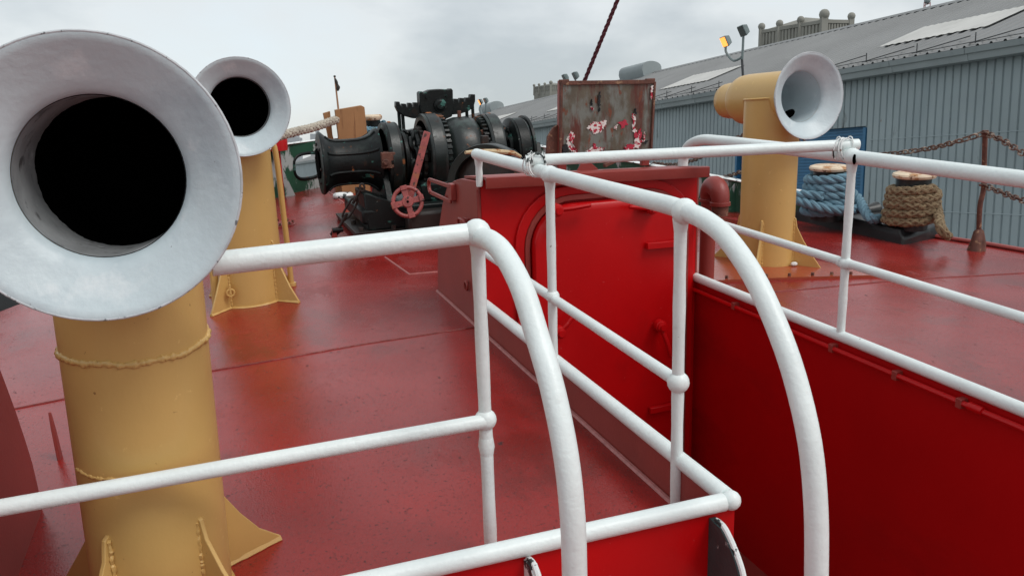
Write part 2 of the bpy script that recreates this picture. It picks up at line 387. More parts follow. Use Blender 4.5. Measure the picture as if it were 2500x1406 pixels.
# deck welds and patches are marks of the deck: thin beads
def bead(P, r, m, name='weld_seam'):
    bb = B(); bb.tube([V((p[0], p[1], zd(p[0])+r*.1)) for p in P], r, 6); return struct(bb.build(name, m))
bead([(x*.1, 2.16+.006*math.sin(x*.6), 0) for x in range(-38, -1)], .0055, M['seam'])
bead([(1.1+x*.1, 2.10+.006*math.sin(x*.5), 0) for x in range(0, 36)], .0055, M['seam'])
bead([(-.192, y*.1, 0) for y in range(-2, 31)], .010, M['seampale'])
pp = [SD(940, 628), SD(1000, 670), SD(1068, 664)]
bead([pp[0].lerp(pp[1], i/6) for i in range(6)]+[pp[1].lerp(pp[2], i/6) for i in range(7)], .006, M['seampale'])
pp = [SD(805, 470), SD(840, 497)]
bead(pp, .008, M['seampale'])

# ================================================================== STAIRWELL, BULKHEAD
def rrect(x0, x1, z0, z1, r, n=8):
    out = []
    for cx, cz, a0 in ((x1-r, z1-r, 0), (x0+r, z1-r, 90), (x0+r, z0+r, 180), (x1-r, z0+r, 270)):
        for k in range(n+1): a = math.radians(a0+90*k/n); out.append((cx+r*math.cos(a), cz+r*math.sin(a)))
    return out
ZC = .15
t = thing('coaming', 'dark red raised coaming with thick white pipe along its top, left side of the stairwell', 'coaming', (-.175, .9, 0))
B().box((-.183, -.215, -1.3), (-.167, 2.05, ZC-.012)).build('coaming_plate', M['darkred'], t, bevel=.003)
b = B(); b.tube(smooth_path([(-.175, 2.06, ZC), (-.175, -.20, ZC)], 24), .026, 16); b.ball((-.175, -.222, ZC), .0285, 16)
b.build('edge_pipe', M['white'], t)
t = thing('bulkhead', 'bright red bulkhead facing aft below the white edge pipe of the deck', 'bulkhead', (-1.9, -.22, -1.3))
B().box((-3.85, -.228, -1.3), (-.166, -.216, .13)).build('bulkhead_plate', M['red'], t)
B().tube(smooth_path([(-.20, -.222, ZC), (-3.8, -.222, ZC)], 24), .0258, 16).build('edge_pipe', M['white'], t)
t = thing('stairwell_wall', 'red wall of the stairwell, shade painted into its colour, under a white edge pipe, right side', 'wall', (1.09, .9, -1.3))
B().box((1.084, -.215, -1.3), (1.096, 2.05, ZC-.02)).build('wall_plate', M['red_shaded'], t)
b = B(); b.tube(smooth_path([(1.09, 2.06, ZC), (1.09, -.25, ZC)], 24), .025, 16); b.build('edge_pipe', M['white'], t)
b = B(); b.tube(smooth_path([(1.062, 2.04, .088), (1.062, 1.18, .09)], 4), .011, 8)
b.tube(smooth_path([(1.062, 1.17, .09), (1.062, -.24, .098)], 4), .011, 8); b.tube([(1.062, .12, .097), (1.062, .06, .097)], .0165, 10); b.tube([(1.062, 1.215, .09), (1.062, 1.165, .09)], .017, 10)
b.tube([(1.064, 1.19, .09), (1.064, 1.19, .0)], .007, 6)
cd = b.build('conduit', M['red'], t)
for y in (1.62, .86, .48, .16): B().box((1.05, y-.013, .075), (1.085, y+.013, .112)).build('pipe_clamp', M['darkred'], cd, bevel=.002)
b = B(); b.box((1.09, -.228, -1.3), (4.75, -.216, -.02))
tag(b.build('bulkhead', M['red'], loc=(2.9, -.22, -1.3)), 'red bulkhead beyond the right stairwell rail', 'bulkhead')
# ladder hook plates
for i, (x, pts, lab) in enumerate(((-.25, [(1740, 1272), (1758, 1288), (1775, 1320), (1792, 1362), (1806, 1410), (1825, 1520)], 'dark green plate with chipped white edge on the red bulkhead, nearer the corner'),
                                   (-.80, [(1277, 1362), (1292, 1378), (1302, 1405), (1310, 1450), (1318, 1520)], 'rusty chipped white plate under the white pipe, left of the curved handrail'))):
    t = thing('ladder_plate', lab, 'ladder bracket', (x, -.24, -.1), 'ladder plates on the red bulkhead')
    ep = [SX(px, py, x) for px, py in pts]; prof = [(-.228, ep[0].z)]+[(min(q_.y, -.232), q_.z) for q_ in ep]+[(-.228, ep[-1].z)]
    b = B(); b.prism([(x, y, z) for y, z in prof], (.022, 0, 0)); b.build('plate', M['plate_green'] if i == 0 else M['whitecap'], t, bevel=.002)
    B().tube([(x+.011, y-.001, z+.001) for y, z in smooth_path([(0, y, z) for y, z in prof[:6]], 4) and [(q.y, q.z) for q in smooth_path([V((0, y, z)) for y, z in prof[1:-1]], 4)]], .0085, 8).build('plate_edge', M['whitecap'], t)

# ================================================================== COMPANIONWAY
YF = 2.05
t = thing('companionway', 'bright red companionway housing with rounded steel door and overhanging roof', 'companionway', (.457, 2.5, 0))
side = [(2.05, -.02), (2.05, .79), (2.36, .772), (2.50, .745), (2.66, .69), (2.78, .58), (2.88, .44), (2.95, .28), (2.99, .12), (3.02, -.02)]
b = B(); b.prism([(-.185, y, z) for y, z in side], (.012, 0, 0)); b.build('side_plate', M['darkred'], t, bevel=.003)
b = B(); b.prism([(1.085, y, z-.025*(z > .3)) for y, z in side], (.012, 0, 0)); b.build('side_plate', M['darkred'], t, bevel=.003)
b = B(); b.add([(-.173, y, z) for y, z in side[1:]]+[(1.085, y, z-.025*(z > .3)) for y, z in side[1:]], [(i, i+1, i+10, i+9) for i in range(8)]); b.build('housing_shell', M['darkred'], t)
b = B(); b.prism([(-.172, YF, -1.3), (1.084, YF, -1.3), (1.084, YF, .765), (-.172, YF, .80)], (0, .012, 0)); b.build('face_plate', M['red'], t)
b = B(); tilt = -.034/1.31
def rz(x): return .818+tilt*(x+.18)
prof = []
for x in [-.165+1.275*i/12 for i in range(13)]: prof.append(x)
vs = []; fs = []
for x in prof:
    for y, dz in ((1.967, -.056), (1.965, -.052), (1.965, -.002), (1.977, .002), (2.36, -.032), (2.36, -.044), (1.984, -.012), (1.979, -.056)): vs.append((x, y, rz(x)+dz))
for i in range(12):
    for k in range(8): fs.append((i*8+k, i*8+(k+1) % 8, i*8+8+(k+1) % 8, i*8+8+k))
fs += [tuple(range(8)), tuple(range(103, 95, -1))]
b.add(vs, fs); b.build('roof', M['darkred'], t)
fr_o = rrect(.0, 1.06, -1.25, .735, .30); fr_i = rrect(.05, 1.02, -1.2, .685, .26)
B().ring([(x, YF-.022, z) for x, z in fr_o], [(x, YF-.022, z) for x, z in fr_i], (0, .024, 0)).build('door_frame', M['red'], t, bevel=.004)
fr_g = rrect(.05, 1.02, -1.2, .685, .26); 
B().ring([(x, YF-.03, z) for x, z in fr_g], [(x, YF-.03, z) for x, z in rrect(.075, .995, -1.17, .66, .24)], (0, .02, 0)).build('door_gasket', M['darkred'], t)
ro = rrect(.085, .99, -1.16, .645, .22)
cx_, cz_ = .54, -.25
vs = []; fs = []; lay = [(1.0, -.025), (1.0, -.06), (.985, -.072), (.93, -.075), (.45, -.078)]
n = len(ro)
for sc, dy in lay:
    for x, z in ro: vs.append((cx_+(x-cx_)*(1-(1-sc)*1.0), YF+dy, cz_+(z-cz_)*(1-(1-sc)*.6)))
for i in range(len(lay)-1):
    for k in range(n): fs.append((i*n+k, i*n+(k+1) % n, i*n+n+(k+1) % n, i*n+n+k))
fs.append(tuple((len(lay)-1)*n+k for k in range(n)))
door = B().add(vs, fs).build('door', M['red'], t, ang=50)
def dog(px, py, qx, qy, boss=1):
    a = SY(px, py, YF-.115); c = SY(qx, qy, YF-.13); bb = B()
    if boss:
        bb.lathe([(0, -.045), (.018, -.045), (.018, -.035), (.028, -.033), (.028, -.02), (.034, -.018), (.034, .02), (0, .02)], a, (0, 1, 0), 14)
    bb.tube([a, a.lerp(c, .5)+V((0, -.012, 0)), c], [.015, .014, .013], 8); bb.ball(c, .014, 8)
    return bb.build('door_dog', M['red'], door)
dog(1358, 513, 1438, 501); dog(1590, 508, 1540, 505, 1); dog(1365, 810, 1397, 775); dog(1612, 795, 1638, 868, 1)
def hinge(px, py, qx, qy):
    a = SY(px, py, YF-.085); c = SY(qx, qy, YF-.085); bb = B(); bb.beam(a+V((0, -.012, 0)), c+V((0, -.012, 0)), .03, .034)
    bb.lathe([(0, -.02), (.02, -.02), (.02, .02), (0, .02)], c+V((-.012, -.01, 0)), (0, 0, 1), 12); bb.ball(c+V((-.012, -.01, .026)), .014, 10)
    bb.beam(a+V((.05, .008, -.006)), c+V((-.03, .008, -.006)), .03, .012)
    return bb.build('door_hinge', M['red'], door, bevel=.002)
hinge(1576, 600, 1662, 592); hinge(1583, 1000, 1664, 984); hinge(1555, 505, 1600, 500)
# staples on the left side plate
def staple(px, py, sc, name='staple'):
    p = SX(px, py, -.185); bb = B()
    bb.box((-.20, p.y-.05*sc, p.z-.035*sc), (-.185, p.y+.03*sc, p.z+.035*sc))
    pts = [(-.235, p.y+.02+.065*sc*math.cos(a), p.z+.03*sc*math.sin(a)) for a in [2*PI*k/16 for k in range(16)]]
    q = [(-.215, p.y+u_*.075*sc, p.z+v_*.026*sc) for u_, v_ in ((-.6, -1), (.6, -1), (1, -.5), (1, .5), (.6, 1), (-.6, 1), (-1, .5), (-1, -.5))]
    bb.tube(q, .009, 6, closed=True)
    bb.beam((-.19, p.y-.04*sc, p.z), (-.215, p.y-.04*sc, p.z), .012, .05*sc)
    return bb.build(name, M['darkred'], t, bevel=.002)
p, q = SX(1112, 472, -.19), SX(1056, 472, -.19)
b = B(); b.box((-.215, p.y, p.z-.04), (-.185, p.y+.07, p.z+.05)); b.beam((-.21, p.y+.03, p.z-.05), (-.21, q.y-.03, p.z-.055), .012, .022); b.beam((-.21, p.y+.03, p.z+.035), (-.21, q.y-.03, p.z+.022), .012, .022)
b.tube([V((-.21, q.y-.035+.035*math.sin(k*PI/8), p.z-.016-.039*math.cos(k*PI/8))) for k in range(9)], .012, 6); b.build('hasp', M['darkred'], t, bevel=.003)
staple(1140, 545, .9)
B().lathe([(.022, 0), (.030, .004), (.030, .012), (.022, .016)], SX(1142, 697, -.19), (-1, 0, 0), 16, True).build('pad_eye', M['darkred'], t)
b = B(); b.tube([(-.186, 2.052, -.0+i*.05) for i in range(16)], .008, 6); b.build('weld_bead', M['darkred'], t)

# ================================================================== RAILINGS
RZ = .93
def post(bb, x, y, z0, z1, r=.0185):
    n = 10; bb.tube([(x, y, z0+(z1-z0)*i/n) for i in range(n+1)], [r*(1+.05*math.sin(i*2.3+x*9)) for i in range(n+1)], 14)
    bb.tube([(x, y, z1-.06), (x, y, z1-.02)], [r*1.02, r*1.3], 14)
def balljoint(name, c, r, par, ax=None):
    bb = B(); bb.ball(c, r, 20, (1, 1, 1))
    c = V(c)
    if ax:
        for s_ in (1, -1): bb.tube([c+V(ax)*s_*r*.6, c+V(ax)*s_*r*1.35], [r*.86, r*.72], 14)
    return bb.build(name, M['white'], par)
# left railing along the aft edge
t = thing('railing', 'white pipe railing in front of the nearest ochre vent, left of the steps', 'railing', (-.81, .02, 0))
def top_with_drop(x, y0, far, r):
    cur = [(-.02, .935), (-.11, .935), (-.22, .905), (-.34, .82), (-.44, .70), (-.53, .54), (-.585, .36), (-.605, .16), (-.61, -.1), (-.61, -.6), (-.61, -1.3)]
    return smooth_path([V((x, yy+y0, zz)) for yy, zz in cur], 8)
pL = [SX(px, py, -.805) for px, py in ((1165, 577), (1200, 590), (1233, 625), (1275, 705), (1312, 822), (1348, 945), (1380, 1100), (1397, 1250), (1403, 1406))]
pL = pL+[V((-.805, pL[-1].y, -.1)), V((-.805, pL[-1].y, -.7)), V((-.805, pL[-1].y, -1.3))]
bb = B(); bb.tube([V((-1.47+.066*i, -.03+.006*i, RZ)) for i in range(11)], .0285, 18); bb.tube(smooth_path(pL, 6), .0275, 18)
bb.build('top_rail', M['white'], t)
bb = B(); bb.tube([V((-3.6+.2785*i, -.03+.005*i, .405)) for i in range(11)], .0205, 14); bb.build('mid_rail', M['white'], t)
for x in (-.808,): 
    bb = B(); post(bb, x, .032, zd(x)-.01, RZ); bb.tube([(x, .032, .30), (x, .032, .325), (x, .032, .35)], [.019, .0235, .020], 12); bb.build('post', M['white'], t)
bb = B(); post(bb, -2.75, .0, zd(-2.75)-.01, RZ); bb.tube([(-3.6, 0, RZ), (-2.2, 0, RZ)], .0285, 14); bb.build('post', M['white'], t)
balljoint('rail_ball', (-.812, .022, RZ+.002), .037, t); balljoint('rail_ball', (-.808, .030, .405), .031, t)
# rail on the left side of the stairwell
t = thing('railing', 'white pipe railing in front of the red companionway door, curving down at its near end', 'railing', (-.19, 1.06, 0))
pR = [SX(px, py, -.185) for px, py in ((1685, 520), (1725, 540), (1775, 582), (1838, 672), (1893, 788), (1940, 920), (1977, 1080), (1992, 1240), (1993, 1406))]
pR = pR+[V((-.185, pR[-1].y-.01, -.05)), V((-.185, pR[-1].y-.01, -.7)), V((-.185, pR[-1].y-.01, -1.3))]
bb = B(); bb.tube(smooth_path([V((-.185, 2.05-.13*i, .928+.0006*i)) for i in range(16)]+pR, 4), .028, 18); bb.ball((-.185, 2.05, .928), .028, 16)
bb.build('top_rail', M['white'], t)
bb = B(); bb.tube([(-.185, 2.05-.1325*i, .438-.0020*i) for i in range(16)], .0195, 14); bb.build('mid_rail', M['white'], t)
for y, z0 in ((.055, zd(-.19)-.01), (1.063, zd(-.2)-.01)):
    bb = B(); post(bb, -.188, y, z0, RZ); bb.build('post', M['white'], t)
bb = B(); post(bb, -.185, 2.02, .77, RZ, .0175); bb.build('post', M['white'], t)
balljoint('rail_ball', (-.185, .04, RZ+.002), .038, t); balljoint('rail_ball', (-.188, 1.063, RZ), .036, t, (0, 1, 0))
balljoint('rail_ball', (-.187, .055, .408), .034, t); balljoint('rail_ball', (-.187, 1.063, .432), .029, t)
# starboard rail
t = thing('railing', 'white pipe railing on the right of the stairwell, in front of the two roped bollards', 'railing', (1.09, .85, 0))
bb = B(); bb.tube(smooth_path([(1.09, 2.215, .76), (1.09, 2.205, .82), (1.09, 2.15, .885), (1.09, 2.02, .925), (1.09, 1.85, .932), (1.09, 1.5, .934), (1.09, .85, .935), (1.09, .4, .932), (1.09, -.19, .930)], 6), .029, 18)
bb.tube([(1.09, -.19, .93), (4.3, -.19, .93)], .029, 14); bb.build('top_rail', M['white'], t)
bb = B(); bb.tube([(1.09, 2.06-.18*i, .50-.0028*i) for i in range(13)], .0195, 14); bb.build('mid_rail', M['white'], t)
for y in (.845, -.19):
    bb = B(); post(bb, 1.09, y, ZC+.01, RZ); bb.build('post', M['white'], t)
balljoint('rail_ball', (1.09, .845, .935), .037, t, (0, 1, 0)); balljoint('rail_ball', (1.09, .845, .478), .029, t, (0, 1, 0))
B().ball((1.062, .80, .93), .014, 10, (.5, .7, 1.6)).build('paint_chip', M['hole'], t)
# loose bar lashed across
t = thing('safety_bar', 'white pipe lashed with wire across the two stairwell railings', 'pipe', (.45, 1.05, .99))
a, c = V((-.232, 1.215, .973)), V((1.15, .885, .980)); d = (c-a).normalized()
bb = B(); bb.tube([a.lerp(c, i/12) for i in range(13)], .0235, 16, caps=False); bb.tube([a+d*.001, a+d*.2], .0185, 14); bb.build('pipe', M['white'], t)
B().lathe([(0, .003), (.0185, .003)], a-d*.001, d, 14).build('pipe_bore', M['hole'], t)
def lash(c_, r1, n_, par, m_):
    bb = B()
    for k in range(n_):
        o_ = c_+V((random.uniform(-.02, .02), -.03+.016*k, 0)); ax1 = V((1, 0, 0)); P = []
        for j in range(16):
            q = 2*PI*j/16; P.append(o_+V((math.cos(q)*(r1+.001), .012*math.sin(q*1+k), -.028+math.sin(q)*(r1+.012))))
        bb.tube(P, .0032, 6, closed=True)
    for k in range(2):
        o_ = c_+d*(.03-.05*k); bb.tube([o_+(V((0, 0, 1))*math.cos(2*PI*j/12)+d.cross(V((0, 0, 1)))*math.sin(2*PI*j/12))*.026 for j in range(12)], .0028, 6, closed=True)
    return bb.build('wire_lashing', m_, par)
lash(V((-.19, 1.20, .985)), .036, 4, t, M['whitecap']); lash(V((1.085, .90, .99)), .036, 4, t, M['whitecap'])

# ================================================================== COWL VENTS
def cowl(label, cx, cy, lean, Rc, ztop, mouth, nrm, Rm, Rt, Rb, Lb, dark, fins, finang, tin=.17):
    z0 = zd(cx); base = V((cx, cy, z0)); t = thing('cowl_vent', label, 'ventilator', base, 'ochre cowl vents on the deck')
    top = V((cx+lean, cy, ztop))
    nrm = V(nrm).normalized(); mouth = V(mouth); o = mouth; ax = -nrm
    au = V((ax.x, ax.y, 0)).normalized(); ua = ax.cross(V((0, 0, 1))).normalized()
    ctr = o+ax*((top-o).dot(ax)); nk = 56; sad = []
    for k in range(nk):
        a_ = 2*PI*k/nk; e_ = ua*math.cos(a_)*Rc+au*math.sin(a_)*Rc
        lx = (e_+V((top.x-ctr.x, top.y-ctr.y, 0))).dot(ua); h_ = math.sqrt(max(Rb*Rb-lx*lx, 0.0))
        al = (V((top.x-o.x, top.y-o.y, 0))+e_).dot(au)
        sad.append((e_, o.z+ax.z*al-h_))
    bb = B(); vs = []; n_ = 14
    for i in range(n_+1):
        for e_, zt_ in sad:
            z_ = (z0-.02)+(zt_+.006-(z0-.02))*i/n_; f_ = (z_-z0)/(ztop-z0); vs.append(V((base.x+lean*f_+e_.x, cy+e_.y, z_)))
    bb.add(vs, [(i*nk+k, i*nk+(k+1) % nk, i*nk+nk+(k+1) % nk, i*nk+nk+k) for i in range(n_) for k in range(nk)]); bb.build('column', M['yellow'], t, ang=60)
    # body (outside)
    bb = B(); bb.lathe([(Rb, .10), (Rb, Lb-.12), (Rb*.97, Lb-.06), (Rb*.84, Lb-.015), (Rb*.75, Lb), (Rb*.73, Lb+.012), (Rb*.73, Lb+.10), (Rb*.70, Lb+.15), (Rb*.55, Lb+.18), (.0, Lb+.185)], o, ax, 56)
    bb.build('cowl_body', M['yellow'], t, ang=60)
    # bell mouth: outside flare, rolled lip, inside flare
    pr = [(Rb+.004, .125), (Rb+.012, .10), (Rb+(Rm-Rb)*.30, .075), (Rb+(Rm-Rb)*.62, .045), (Rm-.006, .014), (Rm, .005), (Rm, -.001), (Rm-.004, -.002),
          (Rm-.02, .005), (Rt+(Rm-Rt)*.62, .024), (Rt+(Rm-Rt)*.30, .043), (Rt+.014, .058), (Rt+.003, .07), (Rt, .085)]
    bb = B(); bb.lathe(pr, o, ax, 72); bell = bb.build('bell_mouth', M['cowl'], t, ang=70)
    bb = B(); bb.tube([o+ax*(.0)+(ax.cross(V((0, 0, 1))).normalized()*math.cos(2*PI*k/72)+ax.cross(ax.cross(V((0, 0, 1)))).normalized()*math.sin(2*PI*k/72))*(Rm-.0005) for k in range(72)], .0032, 8, closed=True); bb.build('rim_edge', M['edge'], bell)
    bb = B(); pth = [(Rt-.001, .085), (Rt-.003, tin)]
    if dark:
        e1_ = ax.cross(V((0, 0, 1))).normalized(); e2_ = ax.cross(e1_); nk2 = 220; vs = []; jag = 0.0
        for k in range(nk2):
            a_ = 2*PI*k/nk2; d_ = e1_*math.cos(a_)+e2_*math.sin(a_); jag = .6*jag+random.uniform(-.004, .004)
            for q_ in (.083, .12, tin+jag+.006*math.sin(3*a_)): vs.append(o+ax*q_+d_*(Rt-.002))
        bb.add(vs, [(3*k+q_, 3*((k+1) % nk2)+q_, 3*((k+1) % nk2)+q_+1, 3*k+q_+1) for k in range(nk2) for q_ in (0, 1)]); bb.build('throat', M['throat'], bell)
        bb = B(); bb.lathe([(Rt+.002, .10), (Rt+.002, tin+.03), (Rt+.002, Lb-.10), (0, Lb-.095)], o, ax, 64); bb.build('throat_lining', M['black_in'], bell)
    else:
        bb.lathe([(Rt-.001, .085), (Rt-.003, Lb-.05), (Rt*.8, Lb), (0, Lb+.01)], o, ax, 64); bb.build('throat', M['cowl'], bell)
        rr_ = sray(1922, 281); q0 = CAMS-o; A_ = rr_-ax*rr_.dot(ax); B_ = q0-ax*q0.dot(ax); rq = Rt-.008
        a2, b2_, c2 = A_.dot(A_), 2*A_.dot(B_), B_.dot(B_)-rq*rq; hit = CAMS+rr_*((-b2_+math.sqrt(max(0, b2_*b2_-4*a2*c2)))/(2*a2))
        nr = (o+ax*((hit-o).dot(ax))-hit).normalized()
        bb = B(); bb.lathe([(0, .004), (.052, .003), (.058, -.01)], hit, nr, 32); bb.build('duct_opening', M['black_in'], bell)  # black disc painted in for the darkness of the opening
    # saddle weld where column meets body
    P = [V((top.x+e_.x, top.y+e_.y, zt_)) for e_, zt_ in sad]
    bb = B(); bb.tube(P, .008, 6, closed=True); bb.build('weld_bead', M['yellow'], t)
    # gussets
    for a_ in fins:
        d_ = V((math.cos(a_), math.sin(a_), 0)); s_ = V((-d_.y, d_.x, 0)); tip = .185
        prof = [(Rc-.01, -.01), (Rc+tip, -.01), (Rc+tip, .018), (Rc+tip*.66, .075), (Rc+tip*.36, .15), (Rc+tip*.12, .235), (Rc+.012, .30), (Rc-.01, .31)]
        pts = [base+d_*r_+V((0, 0, z_+zd(cx+d_.x*r_)-z0 if z_ < .02 else z_)) for r_, z_ in prof]
        bb = B(); bb.prism([p-s_*.005 for p in pts], s_*.010); g = bb.build('gusset', M['yellow'], t, bevel=.002)
        bb = B()
        for sd_ in (-1, 1): bb.tube([base+d_*(Rc+.002)+s_*sd_*.007+V((random.uniform(-.001, .001), random.uniform(-.001, .001), .01+.012*i)) for i in range(24)], [.0065+.002*math.sin(i*2.1) for i in range(24)], 6)
        bb.tube([base+d_*(Rc+tip*i/8)+V((0, 0, zd(cx+d_.x*(Rc+tip*i/8))-z0+.003)) for i in range(9)], [.010+.004*random.random() for i in range(9)], 6)
        bb.build('weld_bead', M['yellow'], g)
    bb = B(); bb.tube([base+V((math.cos(2*PI*k/48)*Rc, math.sin(2*PI*k/48)*Rc, zd(cx+math.cos(2*PI*k/48)*Rc)-z0+.002)) for k in range(48)], [.008+.004*random.random() for k in range(48)], 6, closed=True)
    bb.build('weld_bead', M['yellow'], t)
    return t, base, top
R1V = .178; Y1V = .23; X1V = SY(386, 1330, Y1V).x
t, base, top = cowl('large ochre vent nearest the camera, its white bell mouth cut by the left frame edge', X1V, Y1V, .03, R1V, 1.12, (-1.684, -.105, 1.149), (-.10, -.99, .05), .300, .177, .196, .62, True, [], 0, .26)
for z_, am in ((SY(330, 885, Y1V-R1V).z, .008), (SY(330, 1170, Y1V-R1V).z, .005)):
    bb = B(); P = []; nn_ = 260
    for k in range(nn_):
        a_ = 2*PI*k/nn_; f_ = (z_-zd(-1.7))/(1.12-zd(-1.7)); P.append(V((X1V+.03*f_+(R1V-.001)*math.cos(a_), Y1V+(R1V-.001)*math.sin(a_), z_+.006*math.sin(a_*2+.5)+.002*math.sin(9*a_)+random.uniform(-.0018, .0018))))
    rad = [am*(1+.18*math.sin(k*.9)+random.uniform(-.28, .28)) for k in range(nn_)]
    if z_ > .45: bb.tube(P, rad, 8, closed=True)
    else: bb.tube(P[147:200], rad[147:200], 8)
    bb.build('weld_bead', M['yellow'], t, ang=80)
def fin_dirs(base, pts):
    return [math.atan2((SD(*q)-base).y, (SD(*q)-base).x) for q in pts]
# gussets of each vent are added with their own angles
def add_gussets(t, cx, cy, Rc, angs, tip=.185, hgt=.31, zfac=1.0):
    z0 = zd(cx); base = V((cx, cy, z0))
    for a_ in angs:
        d_ = V((math.cos(a_), math.sin(a_), 0)); s_ = V((-d_.y, d_.x, 0))
        k_ = hgt/.31
        prof = [(Rc-.01, -.01), (Rc+tip, -.01), (Rc+tip, .014), (Rc+tip*.66, .085*k_), (Rc+tip*.36, .165*k_), (Rc+tip*.12, .245*k_), (Rc+.012, .30*k_), (Rc-.01, .31*k_)]
        pts = [base+d_*r_+V((0, 0, z_+(zd(cx+d_.x*r_)-z0 if z_ < .02 else 0))) for r_, z_ in prof]
        bb = B(); bb.prism([p-s_*.006 for p in pts], s_*.012); g = bb.build('gusset', M['yellow'], t, bevel=.002)
        bb = B()
        for sd_ in (-1, 1): bb.tube([base+d_*(Rc+.002)+s_*sd_*.008+V((random.uniform(-.0015, .0015), random.uniform(-.0015, .0015), .01+.005*i)) for i in range(int(58*k_))], [.006+.001*math.sin(i*1.3)+random.uniform(-.001, .001) for i in range(int(58*k_))], 6)
        bb.tube([base+d_*(Rc+tip*i/8)+V((0, 0, zd(cx+d_.x*(Rc+tip*i/8))-z0+.003)) for i in range(9)], [.010+.004*random.random() for i in range(9)], 6)
        bb.build('weld_bead', M['yellow'], g)
add_gussets(t, X1V, Y1V, R1V, [math.radians(28), math.radians(-48), math.radians(-124), math.radians(140)], .19, .30)
t, base, top = cowl('ochre vent with dark throat standing just behind the nearest vent, left', -1.285, 3.45, -.0, .197, 1.16, SY(587, 262, 3.12), (.0, -1, .03), .277, .170, .205, .62, True, [], 0, .19)
add_gussets(t, -1.285, 3.45, .197, [math.radians(-135), math.radians(-45), math.radians(45), math.radians(135)], .17, .40)
lp = SY(562, 705, 3.27); bb = B(); bb.beam(lp+V((0, -.01, .03)), lp+V((0, -.01, -.03)), .035, .01); bb.tube([lp+V((.022*math.cos(k*PI/6), -.022, .022*math.sin(k*PI/6)-.02)) for k in range(12)], .006, 6, closed=True); bb.build('lug', M['yellow'], t)
v3 = V((2.10, 2.80, 0)); n3 = V((.05, -1, .06))
m3 = SY(1976.5, 235.1, 2.50)
t, base, top = cowl('ochre vent with pale open throat in front of the warehouse, right', 2.10, 2.80, .0, .181, 1.04, m3, n3, .268, .160, .172, .70, False, [], 0)
add_gussets(t, 2.10, 2.80, .181, fin_dirs(V((2.10, 2.80, 0)), [(2010, 660), (1742, 630)])+[math.radians(-136), math.radians(44)], .19, .34)
# slim pipes next to the middle vent
p = SD(712, 697); q = SY(672, 370, p.y)
bb = B(); bb.tube(smooth_path([p, p.lerp(q, .5)+V((.004, 0, 0)), q, q+V((-.03, 0, .05))], 6), .0185, 12); bb.tube([p, p+V((0, 0, .02))], .032, 10)
tag(bb.build('vent_pipe', M['yellow'], loc=p), 'slim ochre pipe standing on the right of the middle vent', 'pipe', 'slim ochre pipes')
p = SD(530, 765)+V((0, .12, 0)); q = SY(500, 430, p.y)
bb = B(); bb.tube(smooth_path([p, p.lerp(q, .5), q], 6), .024, 12)
tag(bb.build('vent_pipe', M['yellow'], loc=p), 'slim ochre pipe mostly hidden on the left of the middle vent', 'pipe', 'slim ochre pipes')
# doubler plate under right vent
P = [SD(1690, 693), SD(2166, 677), SD(2166, 677)+V((-.25, .95, 0)), V((1.42, 3.3, 0))]
def plate(name, P, h, m, lab, cat):
    nn = len(P); bb = B(); P2 = []
    for i in range(nn):
        for k in range(8): q_ = P[i].lerp(P[(i+1) % nn], k/8); P2.append(V((q_.x, q_.y, zd(q_.x)-.01)))
    c_ = sum(P2, V((0, 0, 0)))/len(P2); c_.z = zd(c_.x)+h
    vs = P2+[V((q_.x, q_.y, zd(q_.x)+h)) for q_ in P2]+[c_]; m_ = len(P2)
    bb.add(vs, [(i, (i+1) % m_, m_+(i+1) % m_, m_+i) for i in range(m_)]+[(m_+i, m_+(i+1) % m_, 2*m_) for i in range(m_)])
    return bb, c_
bb, c_ = plate('doubler_plate', P, .016, None, '', '')
t = thing('doubler_plate', 'orange red steel plate bolted to the deck under the right vent', 'deck plate', (c_.x, c_.y, zd(c_.x)))
bb.build('plate', M['orange'], t)
for f_ in (.18, .28, .38, .50, .62, .72, .82, .93):
    q_ = P[0].lerp(P[1], f_)+V((.01, .035, 0)); q_.z = zd(q_.x)+.014
    B().lathe([(.0, .02), (.011, .02), (.011, 0)], q_, (0, 0, 1), 6).build('bolt', M['rust'], t)
q_ = SD(1938, 655); tag(B().ball((q_.x, q_.y, q_.z+.03), .022, 10, (1.2, .8, .7)).build('debris', M['gull'], loc=q_), 'small pale lump at the foot of the right vent', 'debris')
# manhole flange
c_ = SD(688, 552); c_ = c_+V((-.02, .05, 0))
t = thing('deck_flange', 'round bolted dark red flange on the deck behind the slim ochre pipe', 'flange', c_)
B().lathe([(0, .02), (.13, .02), (.13, .012), (.15, .010), (.15, 0)], c_, (0, 0, 1), 32).build('cover', M['darkred'], t)
for k in range(8): B().lathe([(0, .03), (.010, .03), (.010, 0)], c_+V((.125*math.cos(k*PI/4), .125*math.sin(k*PI/4), .01)), (0, 0, 1), 6).build('bolt', M['rust'], t)
# wing plate and fin at far left
def wing():
    x = -2.13; P = [(1.00, -.12), (1.0, .0), (.985, .10), (.95, .20), (.90, .32), (.84, .44), (.765, .58), (.68, .70), (.55, .80), (.40, .86), (-.2, .9), (-.2, -.12)]
    bb = B(); bb.prism([(x, y, z) for y, z in P], (-.02, 0, 0)); return bb.build('wing_plate', M['darkred'], loc=(x, .5, -.1), bevel=.004)
tag(wing(), 'dark red plate with curved end standing on the deck at the left frame edge', 'plate')
f0 = SD(142, 1117); bb = B(); bb.prism([f0+V((0, -.028, -.01)), f0+V((0, .028, -.01)), f0+V((-.004, .02, .10)), f0+V((-.006, -.006, .195)), f0+V((-.004, -.02, .13))], (.012, 0, 0))
tag(bb.build('deck_fin', M['darkred'], loc=f0, bevel=.002), 'small upright steel strip on the deck left of the nearest vent', 'fin')
